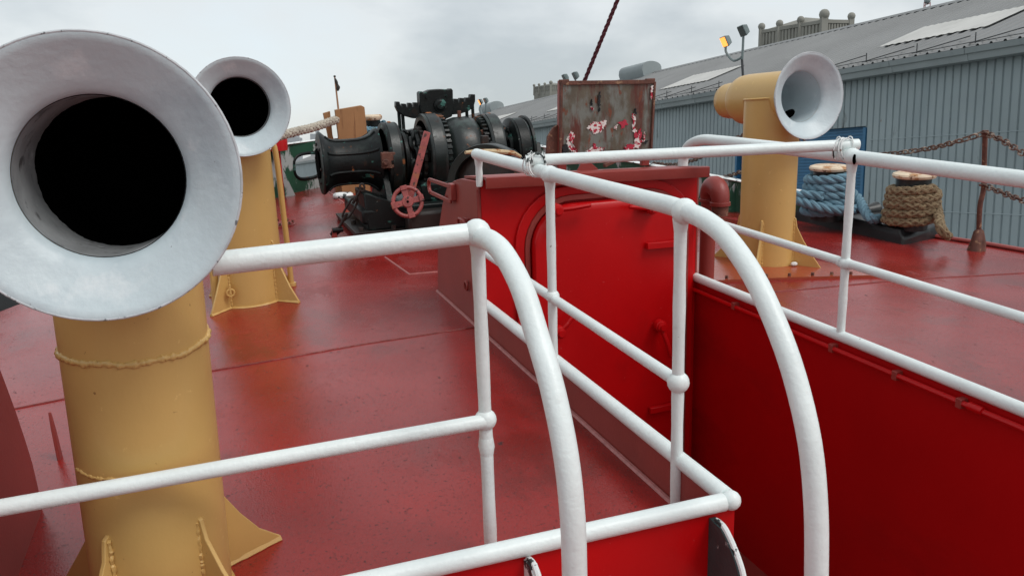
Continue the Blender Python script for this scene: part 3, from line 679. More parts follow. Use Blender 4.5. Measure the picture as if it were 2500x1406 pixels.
# gooseneck
g0 = SD(1724, 682); gt = SY(1731, 480, g0.y)
t = thing('gooseneck_vent', 'dark red gooseneck pipe beside the companionway', 'vent pipe', g0)
B().tube([g0, g0.lerp(gt, .5), gt], .048, 24).build('pipe', M['darkred'], t)
a = gt; r_ = .058; e_ = V((-.10, -.99, 0)).normalized(); cc = a+e_*.075
P = [cc+(-e_*math.cos(k*PI/12)+V((0, 0, 1))*math.sin(k*PI/12))*.075 for k in range(13)]
bb = B(); bb.tube([a-V((0, 0, .02))]+P+[P[-1]-V((0, 0, .02))], [.052]+[.055+.008*math.sin(k*PI/12) for k in range(13)]+[.055], 24); bb.build('elbow', M['darkred'], t)
bb = B(); bb.tube([a-V((0, 0, .03)), a-V((0, 0, .012))], .060, 24); bb.tube([P[-1]-V((0, 0, .035)), P[-1]-V((0, 0, .012))], .062, 24); bb.build('flange', M['darkred'], t, bevel=.002)
bb = B(); bb.tube([P[-1]-V((0, 0, .03)), P[-1]-V((0, 0, .095))], [.052, .049], 20); bb.build('nozzle', M['rust'], t)

# ================================================================== PANEL ON THE COMPANIONWAY ROOF
yp = 2.42
q = [SY(px, py, yp) for px, py in ((1370, 203), (1597, 200), (1588, 373), (1367, 384))]
t = thing('panel', 'rust streaked steel panel standing on the companionway roof', 'panel', (q[3].x+.3, yp, .77))
c0 = sum(q, V((0, 0, 0)))/4
bb = B(); bb.prism(q, (0, .012, 0)); pl = bb.build('plate', M['panel'], t, bevel=.002)
def pq(u_, v_): return (q[0]*(1-u_)+q[1]*u_)*(1-v_)+(q[3]*(1-u_)+q[2]*u_)*v_
bb = B()
for (a, c_) in ((0, 1), (1, 2), (2, 3), (3, 0)):
    bb.beam(q[a]+V((0, -.003, 0)), q[c_]+V((0, -.003, 0)), .012, .022, (0, 1, 0) if a in (1, 3) else None)
bb.build('plate_border', M['rust'], t, bevel=.001)
for u_ in (.035, .96):
    bb = B(); a = pq(u_, -.03); c_ = pq(u_, 1.0); c_ = V((c_.x, c_.y, .755)); bb.beam(a+V((0, .03, 0)), c_+V((0, .03, 0)), .05, .03, (0, 1, 0)); bb.build('leg', M['darkred'], t, bevel=.003)
    B().box(a+V((-.028, -.004, -.02)), a+V((.028, .02, .006))).build('leg_cap', M['rust'], t, bevel=.003)
bb = B(); a = pq(.0, .72)+V((-.01, .03, 0)); 
P = [V((a.x-.02, a.y, a.z+.05)), V((a.x-.055, a.y, a.z-.0)), V((a.x-.062, a.y, a.z-.09)), V((a.x-.05, a.y, a.z-.14)), V((a.x-.075, a.y, a.z-.18)), V((a.x+.02, a.y, a.z-.16)), V((a.x+.02, a.y, a.z+.07))]
bb.prism(P, (0, .02, 0)); bb.build('torn_bracket', M['rust'], t, bevel=.004)
def flake(pts, m_, k):
    P = []
    for i, (u_, v_) in enumerate(pts):
        a = pq(u_, v_); c_ = pq(*pts[(i+1) % len(pts)])
        for j in range(7):
            r_ = a.lerp(c_, j/7); P.append(r_+V((random.uniform(-.006, .006), -.0035-k*.0006, random.uniform(-.007, .007))))
    bb = B(); bb.prism(P, (0, .006, 0)); return bb.build('paint_flake', m_, pl, flat=True)
F = [([(.28, .62), (.34, .54), (.50, .53), (.48, .60), (.44, .66), (.38, .72), (.33, .66)], 'flake_white'), ([(.62, .55), (.70, .53), (.73, .58), (.66, .64)], 'flake_red'), ([(.575, .62), (.61, .58), (.60, .65)], 'flake_white'),
     ([(.07, .74), (.11, .66), (.15, .70), (.125, .84), (.15, .90), (.19, .93), (.15, .96), (.10, .90), (.07, .84)], 'flake_white'), ([(.27, .94), (.31, .90), (.36, .89), (.48, .89), (.47, .93), (.40, .94), (.30, .98)], 'flake_white'),
     ([(.355, .84), (.37, .84), (.385, .90), (.35, .90)], 'flake_red'), ([(.77, .45), (.81, .44), (.80, .58), (.83, .72), (.86, .80), (.90, .82), (.86, .92), (.80, .93), (.81, .80), (.78, .66)], 'flake_white'),
     ([(.84, .70), (.87, .66), (.89, .74), (.86, .82)], 'flake_red'), ([(.70, .90), (.76, .86), (.81, .89), (.79, .93), (.71, .95)], 'flake_red'), ([(.385, .18), (.41, .13), (.415, .30), (.405, .40), (.385, .30)], 'flake_black'),
     ([(.315, .24), (.325, .23), (.33, .32), (.315, .31)], 'flake_black'), ([(.32, .31), (.34, .35), (.335, .37), (.315, .34)], 'flake_white'), ([(.965, .06), (.985, .05), (.985, .2), (.97, .24), (.955, .2)], 'flake_white'),
     ([(.90, .84), (.96, .83), (.93, .87)], 'flake_black'), ([(.01, .85), (.06, .82), (.09, .92), (.03, .96)], 'flake_black'), ([(.90, .76), (.915, .70), (.91, .83)], 'flake_white'), ([(.79, .39), (.80, .37), (.81, .43), (.79, .44)], 'flake_black')]
for k, (pts, m_) in enumerate(F): flake(pts, M[m_], k)
# odds and ends on the roof
a, c_ = SY(1475, 405, 2.3), SY(1545, 390, 2.3)
tag(B().beam(V((a.x, 2.3, .79)), V((c_.x, 2.36, .835)), .02, .02).build('timber_strip', M['rust'], loc=(a.x, 2.3, .77), bevel=.003), 'thin weathered strip lying on the companionway roof', 'strip')
a = SY(1435, 400, 2.3); tag(B().prism([V((a.x-.07, 2.3, .765)), V((a.x+.08, 2.3, .76)), V((a.x+.02, 2.3, .812)), V((a.x-.04, 2.3, .81))], (0, .012, 0)).build('bracket', M['darkred'], loc=(a.x, 2.3, .77), bevel=.002), 'dark red triangular bracket on the companionway roof under the panel', 'bracket')
# stay
a = SY(1420, 215, 2.75); c_ = SY(1508, 0, 2.55); e_ = a+(c_-a)*6; st = a-(c_-a).normalized()*.5
bb = B(); twisted(bb, [st, e_], .0135, .10, 3, 6, .02)
tag(bb.build('wire_stay', M['wire'], loc=st), 'dark red wire stay rising steeply into the sky behind the panel', 'wire rope')

# ================================================================== WINDLASS
t = thing('windlass', 'black anchor windlass with drums, brake bands and crosshead on the foredeck', 'windlass', (.42, 5.5, 0))
YA, ZA = 5.5, .585; AX = V((1, 0, 0))
def disc(name, x0, x1, R, m_, hub=.0, y=YA, z=ZA, ax=AX, rim=True, par=None, inner=.78, web=None):
    bb = B(); o = V((0, y, z))
    if rim:
        bb.lathe([(R*inner, x0), (R, x0), (R+.006, x0+.01), (R+.006, x1-.01), (R, x1), (R*inner, x1)], o, ax, 56, True)
        if web is not None: bb.lathe([(0, web), (R*inner+.005, web), (R*inner+.005, web+.03), (0, web+.03)], o, ax, 40)
    else: bb.lathe([(0, x0), (R-.02, x0), (R, x0+.02), (R, x1-.02), (R-.02, x1), (0, x1)], o, ax, 56)
    return bb.build(name, m_, par or t)
# warping drum
pr = [(0, -.56), (.20, -.56), (.262, -.555), (.272, -.545), (.268, -.53), (.245, -.505), (.215, -.47), (.20, -.42), (.196, -.33), (.198, -.22), (.21, -.16), (.235, -.11), (.27, -.075), (.285, -.055), (.28, -.045), (.22, -.04), (0, -.04)]
dr = B().lathe(pr, (0, YA, ZA), AX, 64).build('warping_drum', M['black'], t)
bb = B()
for k in range(8):
    a_ = 2*PI*k/8+.35; P = []
    for r_, x_ in pr[5:13]: P.append(V((x_, YA+math.cos(a_)*(r_+.002), ZA+math.sin(a_)*(r_+.002))))
    bb.tube(P, .012, 8)
bb.build('whelp', M['black'], dr)
B().lathe([(0, -.575), (.13, -.575), (.13, -.55), (.22, -.545)], (0, YA, ZA), AX, 40).build('drum_bore', M['hole'], dr)
B().tube([(-.1, YA, ZA), (1.48, YA, ZA)], .055, 20).build('main_shaft', M['grimy'], t)
disc('brake_drum', .0, .13, .315, M['black'], web=.105, inner=.86)
disc('brake_drum', .36, .50, .375, M['greenblack'], web=.46, inner=.86)
disc('brake_drum', .92, 1.05, .345, M['greenblack'], web=1.02, inner=.84)
disc('brake_drum', 1.19, 1.32, .30, M['black'], rim=False)
bb = B(); bb.lathe([(.22, 1.16), (.30, 1.185), (.305, 1.20), (.22, 1.21)], (0, YA, ZA), AX, 56, True); bb.lathe([(.29, 1.315), (.318, 1.32), (.318, 1.345), (.29, 1.35)], (0, YA, ZA), AX, 56, True); bb.build('drum_flange', M['black'], t)
# chain wheels with a few links
for x_, R in ((.235, .235), (1.115, .215)):
    bb = B(); bb.lathe([(0, x_-.07), (R, x_-.07), (R, x_-.04), (R*.74, x_-.015), (R*.74, x_+.015), (R, x_+.04), (R, x_+.07), (0, x_+.07)], (0, YA, ZA), AX, 40)
    for k in range(10):
        a_ = 2*PI*k/10; bb.ball((x_+.055, YA+math.cos(a_)*R*.93, ZA+math.sin(a_)*R*.93), .035, 8)
    wc = bb.build('chain_wheel', M['black'], t)
    P = [V((x_, YA+math.cos(a_)*(R*.95), ZA+math.sin(a_)*(R*.95))) for a_ in [math.radians(-70+ -14*k) for k in range(19)]]
    bb = B(); chain(bb, P, .15, .019, .72); bb.build('anchor_chain', M['black'], t)
# gear case
gc = [(.56+i*0, 0) for i in range(0)]
bb = B(); bb.lathe([(0, .56), (.27, .56), (.315, .60), (.335, .67), (.335, .78), (.315, .84), (.27, .87), (0, .87)], (0, YA, ZA), AX, 44); bb.build('gear_case', M['greenblack'], t)
B().lathe([(0, .055), (.018, .055), (.018, .0), (.03, 0)], (.72, YA, ZA+.335), (0, 0, 1), 8).build('filler_cap', M['rust'], t)
def gear(name, x0, x1, R, nt_, m_):
    bb = B(); pts = []
    for k in range(nt_):
        for da, rr in ((-.30, R*.93), (-.17, R), (.17, R), (.30, R*.93)):
            a_ = 2*PI*(k+da)/nt_; pts.append((x0, YA+math.cos(a_)*rr, ZA+math.sin(a_)*rr))
    bb.prism(pts, (x1-x0, 0, 0)); return bb.build(name, m_, t, ang=20)
gear('gear_wheel', .505, .545, .372, 44, M['greenblack']); gear('gear_wheel', .872, .912, .33, 40, M['black']); gear('ratchet_wheel', .315, .345, .275, 24, M['grimy'])
def bolts(x_, R, nb, r_, par_name='bolt'):
    for k in range(nb):
        a_ = 2*PI*k/nb+.2; B().lathe([(0, -.022), (r_, -.022), (r_, 0)], (x_, YA+math.cos(a_)*R, ZA+math.sin(a_)*R), AX, 6).build(par_name, M['grimy'], t)
bolts(.56, .20, 8, .016); bolts(.10, .15, 6, .018); bolts(-.55, .17, 6, .014)
for x0, x1, R in ((.385, .475, .388), (.945, 1.03, .358), (.03, .105, .327)):
    bb = B(); n_ = 60; vs = []; rr_ = R
    for k in range(n_+1):
        a_ = math.radians(100+330*k/n_)
        for r2, xx in ((rr_-.006, x0), (rr_, x0), (rr_, x1), (rr_-.006, x1)): vs.append((xx, YA+math.cos(a_)*r2, ZA+math.sin(a_)*r2))
    bb.add(vs, [(k*4+q_, k*4+(q_+1) % 4, k*4+4+(q_+1) % 4, k*4+4+q_) for k in range(n_) for q_ in range(4)])
    bd = bb.build('brake_band', M['greenblack'], t, ang=25)
for x0, x1, R_, a0, a1 in ((.03, .10, .329, 80, 102), (.385, .47, .390, 72, 100), (.96, 1.02, .360, 85, 100)):
    vs = []; n_ = 14
    for k in range(n_+1):
        a_ = math.radians(a0+(a1-a0)*k/n_); e_ = .012*math.sin(k*2.3)
        for xx in (x0+.012+abs(e_), x1-.012-abs(.010*math.sin(k*1.7+1))): vs.append((xx, YA+math.cos(a_)*R_, ZA+math.sin(a_)*R_))
    B().add(vs, [(2*k, 2*k+1, 2*k+3, 2*k+2) for k in range(n_)]).build('rust_scale', M['rustpatch'], t)
# frames and bed
for x_ in (-.03, .54, .88, 1.42):
    bb = B(); bb.prism([(x_-.03, 5.05, .10), (x_-.03, 5.95, .10), (x_-.03, 5.72, .50), (x_-.03, 5.62, .66), (x_-.03, 5.38, .66), (x_-.03, 5.28, .50)], (.06, 0, 0)); bb.build('side_frame', M['black'], t, bevel=.008)
bb = B(); bb.box((-.30, 5.02, .10), (1.50, 6.0, .22)); bb.build('bed', M['black'], t, bevel=.02)
bb = B(); bb.prism([(-.36, 4.98, zd(-.3)), (1.5, 4.98, zd(-.3)), (1.5, 4.94, .05), (-.38, 4.94, .05)], (0, 1.15, 0)); 
bb.build('bed_plate', M['grimy'], t, bevel=.006)
bb = B(); bb.prism([(-.26, 5.0, .05), (.60, 5.0, .05), (.60, 5.0, .235), (.03, 5.0, .235), (-.02, 5.0, .26), (-.24, 5.06, .36), (-.27, 5.06, .36)], (0, .45, 0)); bb.build('valve_chest', M['black'], t, bevel=.012)
for x_, y_ in ((-.32, 5.0), (-.32, 5.4), (-.05, 4.965)): B().lathe([(0, .035), (.022, .035), (.022, 0)], (x_, y_, .05), (0, 0, 1), 6).build('bolt', M['grimy'], t)
bb = B(); bb.box((.05, 4.84, .02), (.62, 5.0, .20)); bb.build('cylinder_block', M['grimy'], t, bevel=.03)
bb = B(); bb.box((.25, 5.15, .22), (1.2, 5.4, .40)); bb.build('cross_tie', M['black'], t, bevel=.03)
# bearing block beside drum
B().box((-.035, 5.30, .50), (.02, 5.42, .66)).build('bearing_cap', M['rust'], t, bevel=.008)
b0 = SY(940, 390, 5.2); bb = B(); bb.box(b0+V((-.03, -.02, -.075)), b0+V((.09, .12, .06))); bb.lathe([(0, -.03), (.03, -.03), (.03, .02)], b0+V((.0, -.02, -.02)), (0, 1, 0), 6); bb.build('bearing_block', M['rust'], t, bevel=.006)
# crosshead
yc = 5.72
def cp(px, py): return SY(px, py, yc)
P = [cp(*q_) for q_ in ((1024, 226), (1030, 223), (1034, 227), (1050, 220), (1075, 218), (1097, 219), (1102, 216), (1106, 221), (1107, 268), (1104, 285), (1088, 292), (1088, 330), (1058, 330), (1058, 292), (1030, 288), (1026, 268))]
bb = B(); bb.prism(P, (0, .12, 0)); ch = bb.build('crosshead', M['black'], t, bevel=.008)
def arm(pts):
    bb = B(); bb.prism([cp(*q_)+V((0, .02, 0)) for q_ in pts], (0, .08, 0)); return bb.build('crosshead_arm', M['black'], t, bevel=.005)
arm([(968, 249), (977, 249), (979, 258), (983, 262), (983, 254), (993, 254), (994, 262), (998, 262), (998, 252), (1007, 252), (1008, 261), (1012, 261), (1012, 251), (1022, 251), (1023, 260), (1030, 258), (1030, 290), (1010, 290), (988, 284), (974, 274), (968, 262)])
arm([(1104, 252), (1110, 252), (1111, 242), (1120, 242), (1121, 250), (1124, 249), (1125, 240), (1134, 240), (1135, 248), (1139, 247), (1139, 239), (1150, 239), (1151, 231), (1162, 231), (1162, 248), (1158, 262), (1146, 272), (1125, 279), (1104, 281)])
B().lathe([(0, -.03), (.035, -.03), (.045, -.02), (.058, -.018), (.06, 0)], cp(1074, 257), (0, 1, 0), 24).build('pivot_boss', M['black'], ch)
for px, py in ((1042, 237), (1092, 234)): B().lathe([(0, -.015), (.016, -.015), (.016, 0)], cp(px, py), (0, 1, 0), 6).build('bolt', M['black'], ch)
a, c_ = cp(1073, 330), V((.60, yc, .2)); bb = B(); bb.beam(cp(1073, 290)+V((0, .06, 0)), V((cp(1073, 290).x+.02, yc+.06, .22)), .12, .10); bb.build('crosshead_post', M['black'], t, bevel=.01)
for u0, u1, v0 in ((976, 978, 262), (985, 990, 262), (1143, 1146, 258), (1158, 1157, 258)):
    a = cp(u0, v0)+V((0, .06, 0)); bb = B(); bb.tube([a, V((a.x+.01, yc+.06, .3))], .016, 10); bb.build('brake_rod', M['black'], t)
# lever and handwheel
a, c_ = SY(1043, 322, 5.0), SY(1006, 462, 4.93); bb = B(); bb.beam(c_+(c_-a)*.25, a, .058, .018, (0, 1, 0)); bb.build('lever', M['redpink'], t, bevel=.004)
h0 = SY(995, 493, 4.82); hn = V((-.12, -.96, .22)).normalized(); u = hn.cross(V((0, 0, 1))).normalized(); v_ = u.cross(hn)
bb = B(); R = .118
bb.tube([h0+(u*math.cos(k*2*PI/40)+v_*math.sin(k*2*PI/40))*R for k in range(40)], .0165, 12, closed=True)
for k in range(4):
    a_ = math.radians(78+90*k); d_ = u*math.cos(a_)+v_*math.sin(a_); s_ = hn.cross(d_)
    bb.prism([h0+d_*.015-s_*.030-hn*.01, h0+d_*.05-s_*.022-hn*.01, h0+d_*R-s_*.028-hn*.012, h0+d_*R+s_*.028-hn*.012, h0+d_*.05+s_*.022-hn*.01, h0+d_*.015+s_*.030-hn*.01], hn*.022)
    bb.beam(h0+d_*(R-.018), h0+d_*(R+.019), .055, .042, tuple(hn))
bb.lathe([(0, .018), (.045, .018), (.05, .008), (.05, -.02), (0, -.02)], h0, hn, 24)
hwh = bb.build('handwheel', M['redpink'], t, bevel=.003)
B().lathe([(0, .0195), (.011, .0195)], h0, hn, 14).build('wheel_bore', M['hole'], hwh)
B().tube([h0, h0-hn*.16], .02, 12).build('valve_stem', M['grimy'], t)
# near brake hoop behind the companionway
o = SY(1195, 452, 4.55); ax = V((-.62, -.78, .05)).normalized()
bb = B(); bb.lathe([(.27, -.06), (.33, -.06), (.335, -.05), (.335, .09), (.33, .10), (.27, .10)], o, ax, 56, True); bb.build('brake_hoop', M['greenblack'], t)
B().lathe([(0, -.04), (.28, -.04), (.28, .02), (.2, .06), (0, .06)], o, ax, 40).build('hoop_drum', M['grimy'], t)
a, c_ = SY(1136, 373, 3.6), SY(1270, 376, 3.8)
bb = B(); mid = [a.lerp(c_, i/8)+V((0, 0, .012*math.sin(i/8*PI))) for i in range(9)]; mid[-1] = mid[-1]-V((0, 0, .02))
bb.tube(mid, [.012, .017, .018, .018, .019, .019, .018, .018, .014], 8, sy=.95); bb.beam(a.lerp(c_, .5)-V((.02, .012, 0)), a.lerp(c_, .5)+V((.02, -.012, 0)), .04, .03); bb.build('pawl_bar', M['yellowbar'], t)
a, c_ = SY(1195, 350, 4.8), SY(1255, 372, 4.8); bb = B(); bb.tube([a, c_, c_+V((.06, 0, -.06))], .022, 10); bb.build('linkage_rod', M['black'], t)
a = SY(1183, 340, 4.9); bb = B(); bb.box(a+V((-.03, -.03, -.06)), a+V((.03, .03, .03))); bb.build('linkage_block', M['grimy'], t, bevel=.006)
bb = B(); a = SY(1175, 318, 5.3); bb.beam(a, a+V((.06, 0, -.16)), .03, .02); bb.build('pawl', M['rust'], t, bevel=.003)
# turnbuckle
a, c_ = SY(884, 458, 5.05), SD(815, 578)
t = thing('turnbuckle', 'black turnbuckle slanting from the windlass to a deck eye', 'turnbuckle', c_)
d_ = (a-c_); L0 = d_.length; d_.normalize(); s_ = d_.cross(V((0, 1, 0))).normalized()
bb = B(); q1, q2 = c_+d_*L0*.38, c_+d_*L0*.78
P = [q1+s_*.0]+[q1+s_*.028+d_*.03, q2+s_*.028-d_*.03, q2, q2-s_*.028-d_*.03, q1-s_*.028+d_*.03]
bb.tube(smooth_path(P, 4, True), .0095, 8, closed=True); bb.tube([q1-d_*.015, q1+d_*.02], .02, 8); bb.tube([q2-d_*.02, q2+d_*.015], .02, 8); bb.build('body', M['grimy'], t)
B().tube([c_+d_*L0*.16, q1+d_*.05], .012, 8).build('screw', M['grimy'], t); B().tube([q2-d_*.05, a], .012, 8).build('screw', M['grimy'], t)
bb = B(); j = c_+d_*L0*.14; bb.tube([j-V((.045, 0, 0)), j+V((.045, 0, 0))], .022, 10)
for sx_ in (-.026, .026): bb.tube([j+V((sx_, 0, 0)), V((c_.x+sx_*.6, c_.y, c_.z+.02))], .018, 8)
bb.build('shackle', M['black'], t)
B().prism([c_+V((-.02, -.03, -.01)), c_+V((.03, -.03, -.01)), c_+V((.02, -.03, .06)), c_+V((-.012, -.03, .06))], (0, .05, 0)).build('deck_eye', M['darkred'], t, bevel=.004)
bb = B(); bb.tube([a+V((.02*math.cos(k*PI/6), 0, .03*math.sin(k*PI/6))) for k in range(12)], .009, 6, closed=True); bb.build('eye', M['grimy'], t)

# ================================================================== BOW: bulwark, timbers, ropes, staff
bt = thing('bulwark', 'dark green bow bulwark with chipped white cap and oval fairlead', 'bulwark', (XC, 8.5, 0))
def btop(y): return max(.05, .12+(y-4.3)*.113) if y < 8.1 else .55
def bxy(sg, y, off=0): return V((XC+sg*(hw(y)-.02-off), y, 0))
yb0 = [4.2, 4.7, 5.2, 5.7, 6.2, 6.7, 7.2, 7.6, 7.9, 8.1, 8.25, 8.4, 8.55, 8.68, 8.8, 8.86]
hole_c = SY(752, 404, 8.47)
for sg in (-1, 1):
    yb = yb0 if sg == 1 else yb0[3:]
    bb = B()
    for y0, y1 in zip(yb, yb[1:]):
        if sg == -1 and 8.25 <= y0 and y1 <= 8.69:
            if bb.v: bb.build('plate', M['green'], bt); bb = B()
            continue
        a, c_ = bxy(sg, y0), bxy(sg, y1); d_ = V((a.y-c_.y, c_.x-a.x, 0)).normalized()*.008
        vs = []
        for p_, y_ in ((a, y0), (c_, y1)):
            for s_ in (1, -1):
                for z_ in (zd(p_.x)-.01, btop(y_)): vs.append(V((p_.x, p_.y, z_))+d_*s_)
        bb.add(vs, [(0, 1, 5, 4), (2, 6, 7, 3), (1, 3, 7, 5), (0, 4, 6, 2)])
    bb.build('plate', M['green'], bt)
    bb = B(); P = [V((bxy(sg, y).x, y, btop(y)+.01)) for y in yb]; bb.tube(P, .042, 8, sy=.28); bb.build('cap_rail', M['whitecap'], bt)
    for y in ((5.0, 5.8) if sg == 1 else ())+(6.6, 7.4, 8.0):
        p_ = bxy(sg, y); B().prism([(p_.x, y, zd(p_.x)), (p_.x-sg*.22, y, zd(p_.x)), (p_.x-sg*.03, y, btop(y)-.02), (p_.x, y, btop(y)-.02)], (0, .012, 0)).build('stay_plate', M['green'], bt)
# port plate with the oval hole: a flat panel between two stations
a, c_ = bxy(-1, 8.25), bxy(-1, 8.68); ex = (c_-a); Lx = ex.length; ex.normalize(); nn = V((-ex.y, ex.x, 0))
P = []
def onp(px, py):
    r = sray(px, py); tt = (a-CAMS).dot(nn)/r.dot(nn); q_ = CAMS+r*tt; return (q_-a).dot(ex), q_.z
hx, hz = onp(752, 405); hx2, _ = onp(722, 405); _, hz2 = onp(752, 376); rx, rzz = abs(hx-hx2)+.035, abs(hz2-hz)+.01
n = 40; ho = []; oo = []
for k in range(n):
    q_ = 2*PI*k/n; cc_, ss_ = math.cos(q_), math.sin(q_); g_ = 3.0
    x_ = math.copysign(abs(cc_)**(2/g_), cc_); z_ = math.copysign(abs(ss_)**(2/g_), ss_)
    ho.append((hx+x_*rx, hz+z_*rzz))
    m_ = max(abs(cc_), abs(ss_)); bx_, bz_ = cc_/m_, ss_/m_
    X0, X1, Z0, Z1 = -.002, Lx+.002, zd(a.x)-.01, btop(8.5)
    oo.append((hx+(bx_*(X1-hx) if bx_ > 0 else bx_*(hx-X0)), hz+(bz_*(Z1-hz) if bz_ > 0 else bz_*(hz-Z0))))
bb = B(); bb.ring([a+ex*x_+V((0, 0, z_))-nn*.008 for x_, z_ in oo], [a+ex*x_+V((0, 0, z_))-nn*.008 for x_, z_ in ho], nn*.016); bb.build('plate', M['green'], bt)
bb = B(); bb.tube([a+ex*x_+V((0, 0, z_)) for x_, z_ in ho], .022, 10, closed=True); bb.build('fairlead', M['black'], bt)
def board(pts, y, th, lab):
    P = [SY(px, py, y) for px, py in pts]; bb = B(); bb.prism(P, (0, th, 0)); c_ = P[0]
    return tag(bb.build('timber_board', M['wood'], loc=(c_.x, y, 0), bevel=.004), lab, 'board', 'wooden boards at the bow')
board([(818, 269), (882, 258), (890, 262), (897, 330), (905, 470), (835, 475), (826, 330)], 7.75, .07, 'broad slanted wooden board standing behind the windlass drum')
board([(789, 277), (806, 272), (812, 330), (850, 472), (822, 478), (800, 330)], 7.9, .05, 'narrow wooden board the braided rope passes over, left of the broad board')
# braided line to port
a, c_ = SY(836, 288, 7.83), SY(692, 330, 7.3); e_ = c_+(c_-a)*1.6
bb = B(); braided(bb, smooth_path([a+V((.1, 0, .01)), a, a.lerp(c_, .5)-V((0, 0, .012)), c_, e_], 10), .046, .20, 4)
tag(bb.build('mooring_rope', M['rope_grey'], loc=e_), 'weathered braided rope stretched from the wooden boards to the left', 'rope', 'mooring ropes')
# bow bitt with blue braid
o = SY(912, 330, 8.2); o = V((o.x, 8.2, 0))
t = thing('bollard', 'bow bollard with rust stained cap behind the wooden boards', 'bollard', o, 'bollards')
ct = SY(912, 287, 8.2).z
B().tube([o, V((o.x, o.y, ct-.01))], .09, 24).build('post', M['black'], t)
B().lathe([(0, .03), (.10, .03), (.115, .015), (.115, -.01), (.10, -.03), (0, -.03)], (o.x, o.y, ct), (0, 0, 1), 28).build('cap', M['rustcap'], t)
bb = B(); hel = [V((o.x+.135*math.cos(a_), o.y+.135*math.sin(a_), ct-.09-.085*a_/(2*PI))) for a_ in [k*.2 for k in range(130)]]
braided(bb, hel, .05, .16, 3, 6)
tag(bb.build('rope_coil', M['rope_blue'], loc=o), 'blue braided rope wound on the bow bollard behind the boards', 'rope', 'ropes wound on bollards')
bb = B(); p_ = SD(838, 483); bb.tube([p_+V((.085*math.cos(k*PI/10), .07*math.sin(k*PI/10), .025)) for k in range(20)], .03, 10, closed=True)
tag(bb.build('chain_pipe_ring', M['whitecap'], loc=p_), 'chipped white ring of the chain pipe on the deck by the boards', 'chain pipe')
# flagstaff
a, c_ = SY(827, 275, 8.6), SY(817, 187, 8.6)
t = thing('flagstaff', 'thin wooden flagstaff with furled cloth at the bow', 'flagstaff', (a.x, 8.6, .5))
B().tube([V((a.x, 8.6, .5)), a, c_], [.014, .012, .009], 10).build('staff', M['staff'], t); B().ball(c_, .016, 10, (1, 1, .8)).build('truck', M['cloth'], t)
bb = B(); bb.tube(smooth_path([c_+V((.0, -.01, -.02)), c_+V((.02, -.01, -.09)), c_+V((.03, -.01, -.14)), c_+V((.015, -.01, -.17))], 4), [.006]+[.012, .016, .018, .013, .015, .02, .024, .02, .016, .018, .012, .008], 8); bb.build('furled_cloth', M['cloth'], t)
a = SY(684, 345, 8.0); bb = B(); bb.lathe([(0, .10), (.09, .10), (.115, .07), (.12, 0), (.115, -.1), (0, -.12)], a+V((-.04, 0, .0)), (0, 0, 1), 24); bb.tube([a+V((-.04, 0, -.1)), V((a.x-.04, 8.0, zd(a.x))) ], .03, 10)
tag(bb.build('red_float', M['redbox'], loc=(a.x, 8.0, 0)), 'bright red object on the port bulwark behind the middle vent', 'float')

# ================================================================== STARBOARD EDGE: plinth, bollards, ropes, stanchions, chains
PX0, PY0 = SD(2205, 598), SD(2292, 580); ph = .12
P = [V((PX0.x, PX0.y, 0)), V((PY0.x+.02, PY0.y, 0))]
lx = P[1]-P[0]; yd = (SD(1955, 540)-SD(2205, 598)).normalized()
far = yd*2.1
P4 = [P[0], P[1], P[1]+far, P[0]+far]; zb = zd(P[0].x)
plc = sum(P4, V((0, 0, 0)))/4
def plinth(P4, zz, lab):
    c_ = sum(P4, V((0, 0, 0)))/4; bb = B(); n = 4; lay = [(1.0, zz-.25), (1.0, zz+.05), (.93, zz+.085), (.90, zz+ph)]
    vs = []
    for s_, z_ in lay:
        for p_ in P4: q_ = p_ if s_ == 1 else p_+(c_-p_).normalized()*(1-s_)*.6; vs.append(V((q_.x, q_.y, z_)))
    fs = []
    for i in range(3):
        for k in range(4): fs.append((i*4+k, i*4+(k+1) % 4, i*4+4+(k+1) % 4, i*4+4+k))
    fs.append((12, 13, 14, 15)); bb.add(vs, fs)
    return tag(bb.build('bollard_plinth', M['plinth'], loc=(c_.x, c_.y, zz), bevel=.02, seg=3), lab, 'plinth', 'bollard plinths')
plinth(P4, zd(P[0].x), 'long black plinth under the two roped bollards, right')
plinth([V((2*XC-p_.x-.25, p_.y, 0)) for p_ in P4], zd(plc.x), 'black plinth glimpsed at the left frame edge under the nearest bell mouth')
zt = zd(PX0.x)+ph
def on_plinth(px, py): return SZ(px, py, zt)
def bollard(pb_, pt_, capw, lab, horn, hs):
    """base pixel centre, cap pixel centre, cap half width px"""
    o = on_plinth(*pb_); dep = (RSC.transposed() @ (o-CAMS)).z*-1
    top = SY(*pt_, o.y); R = capw/FPX*dep
    t = thing('bollard', lab, 'bollard', o, 'bollards')
    B().tube([V((o.x, o.y, zt-.03)), V((o.x, o.y, top.z))], R*.78, 32).build('post', M['plinth'], t)
    B().lathe([(0, .022), (R*.8, .022), (R*.95, .014), (R, 0), (R*.95, -.018), (R*.8, -.026), (0, -.026)], (o.x, o.y, top.z), (0, 0, 1), 40).build('cap', M['rustcap'], t)
    hb = SY(*horn, o.y+.02); d_ = V((hb.x-o.x, 0.02, 0)); dn = d_.normalized()
    bb = B(); bb.tube([V((o.x, o.y, hb.z)), V((o.x, o.y, hb.z))+d_*.6, V((o.x, o.y, hb.z))+d_*.9, V((o.x, o.y, hb.z))+d_], [.035, .035, .04*hs, .05*hs], 14); bb.build('horn', M['plinth'], t, bevel=.006)
    return o, top, R
o1, t1, R1 = bollard((2018, 528), (2022, 410), 47, 'bollard with rusty cream cap wound with blue rope', (2140, 512), 1.5)
o2, t2, R2 = bollard((2222, 550), (2228, 428), 50, 'bollard with rusty cream cap wound with tan rope', (2291, 506), .7)
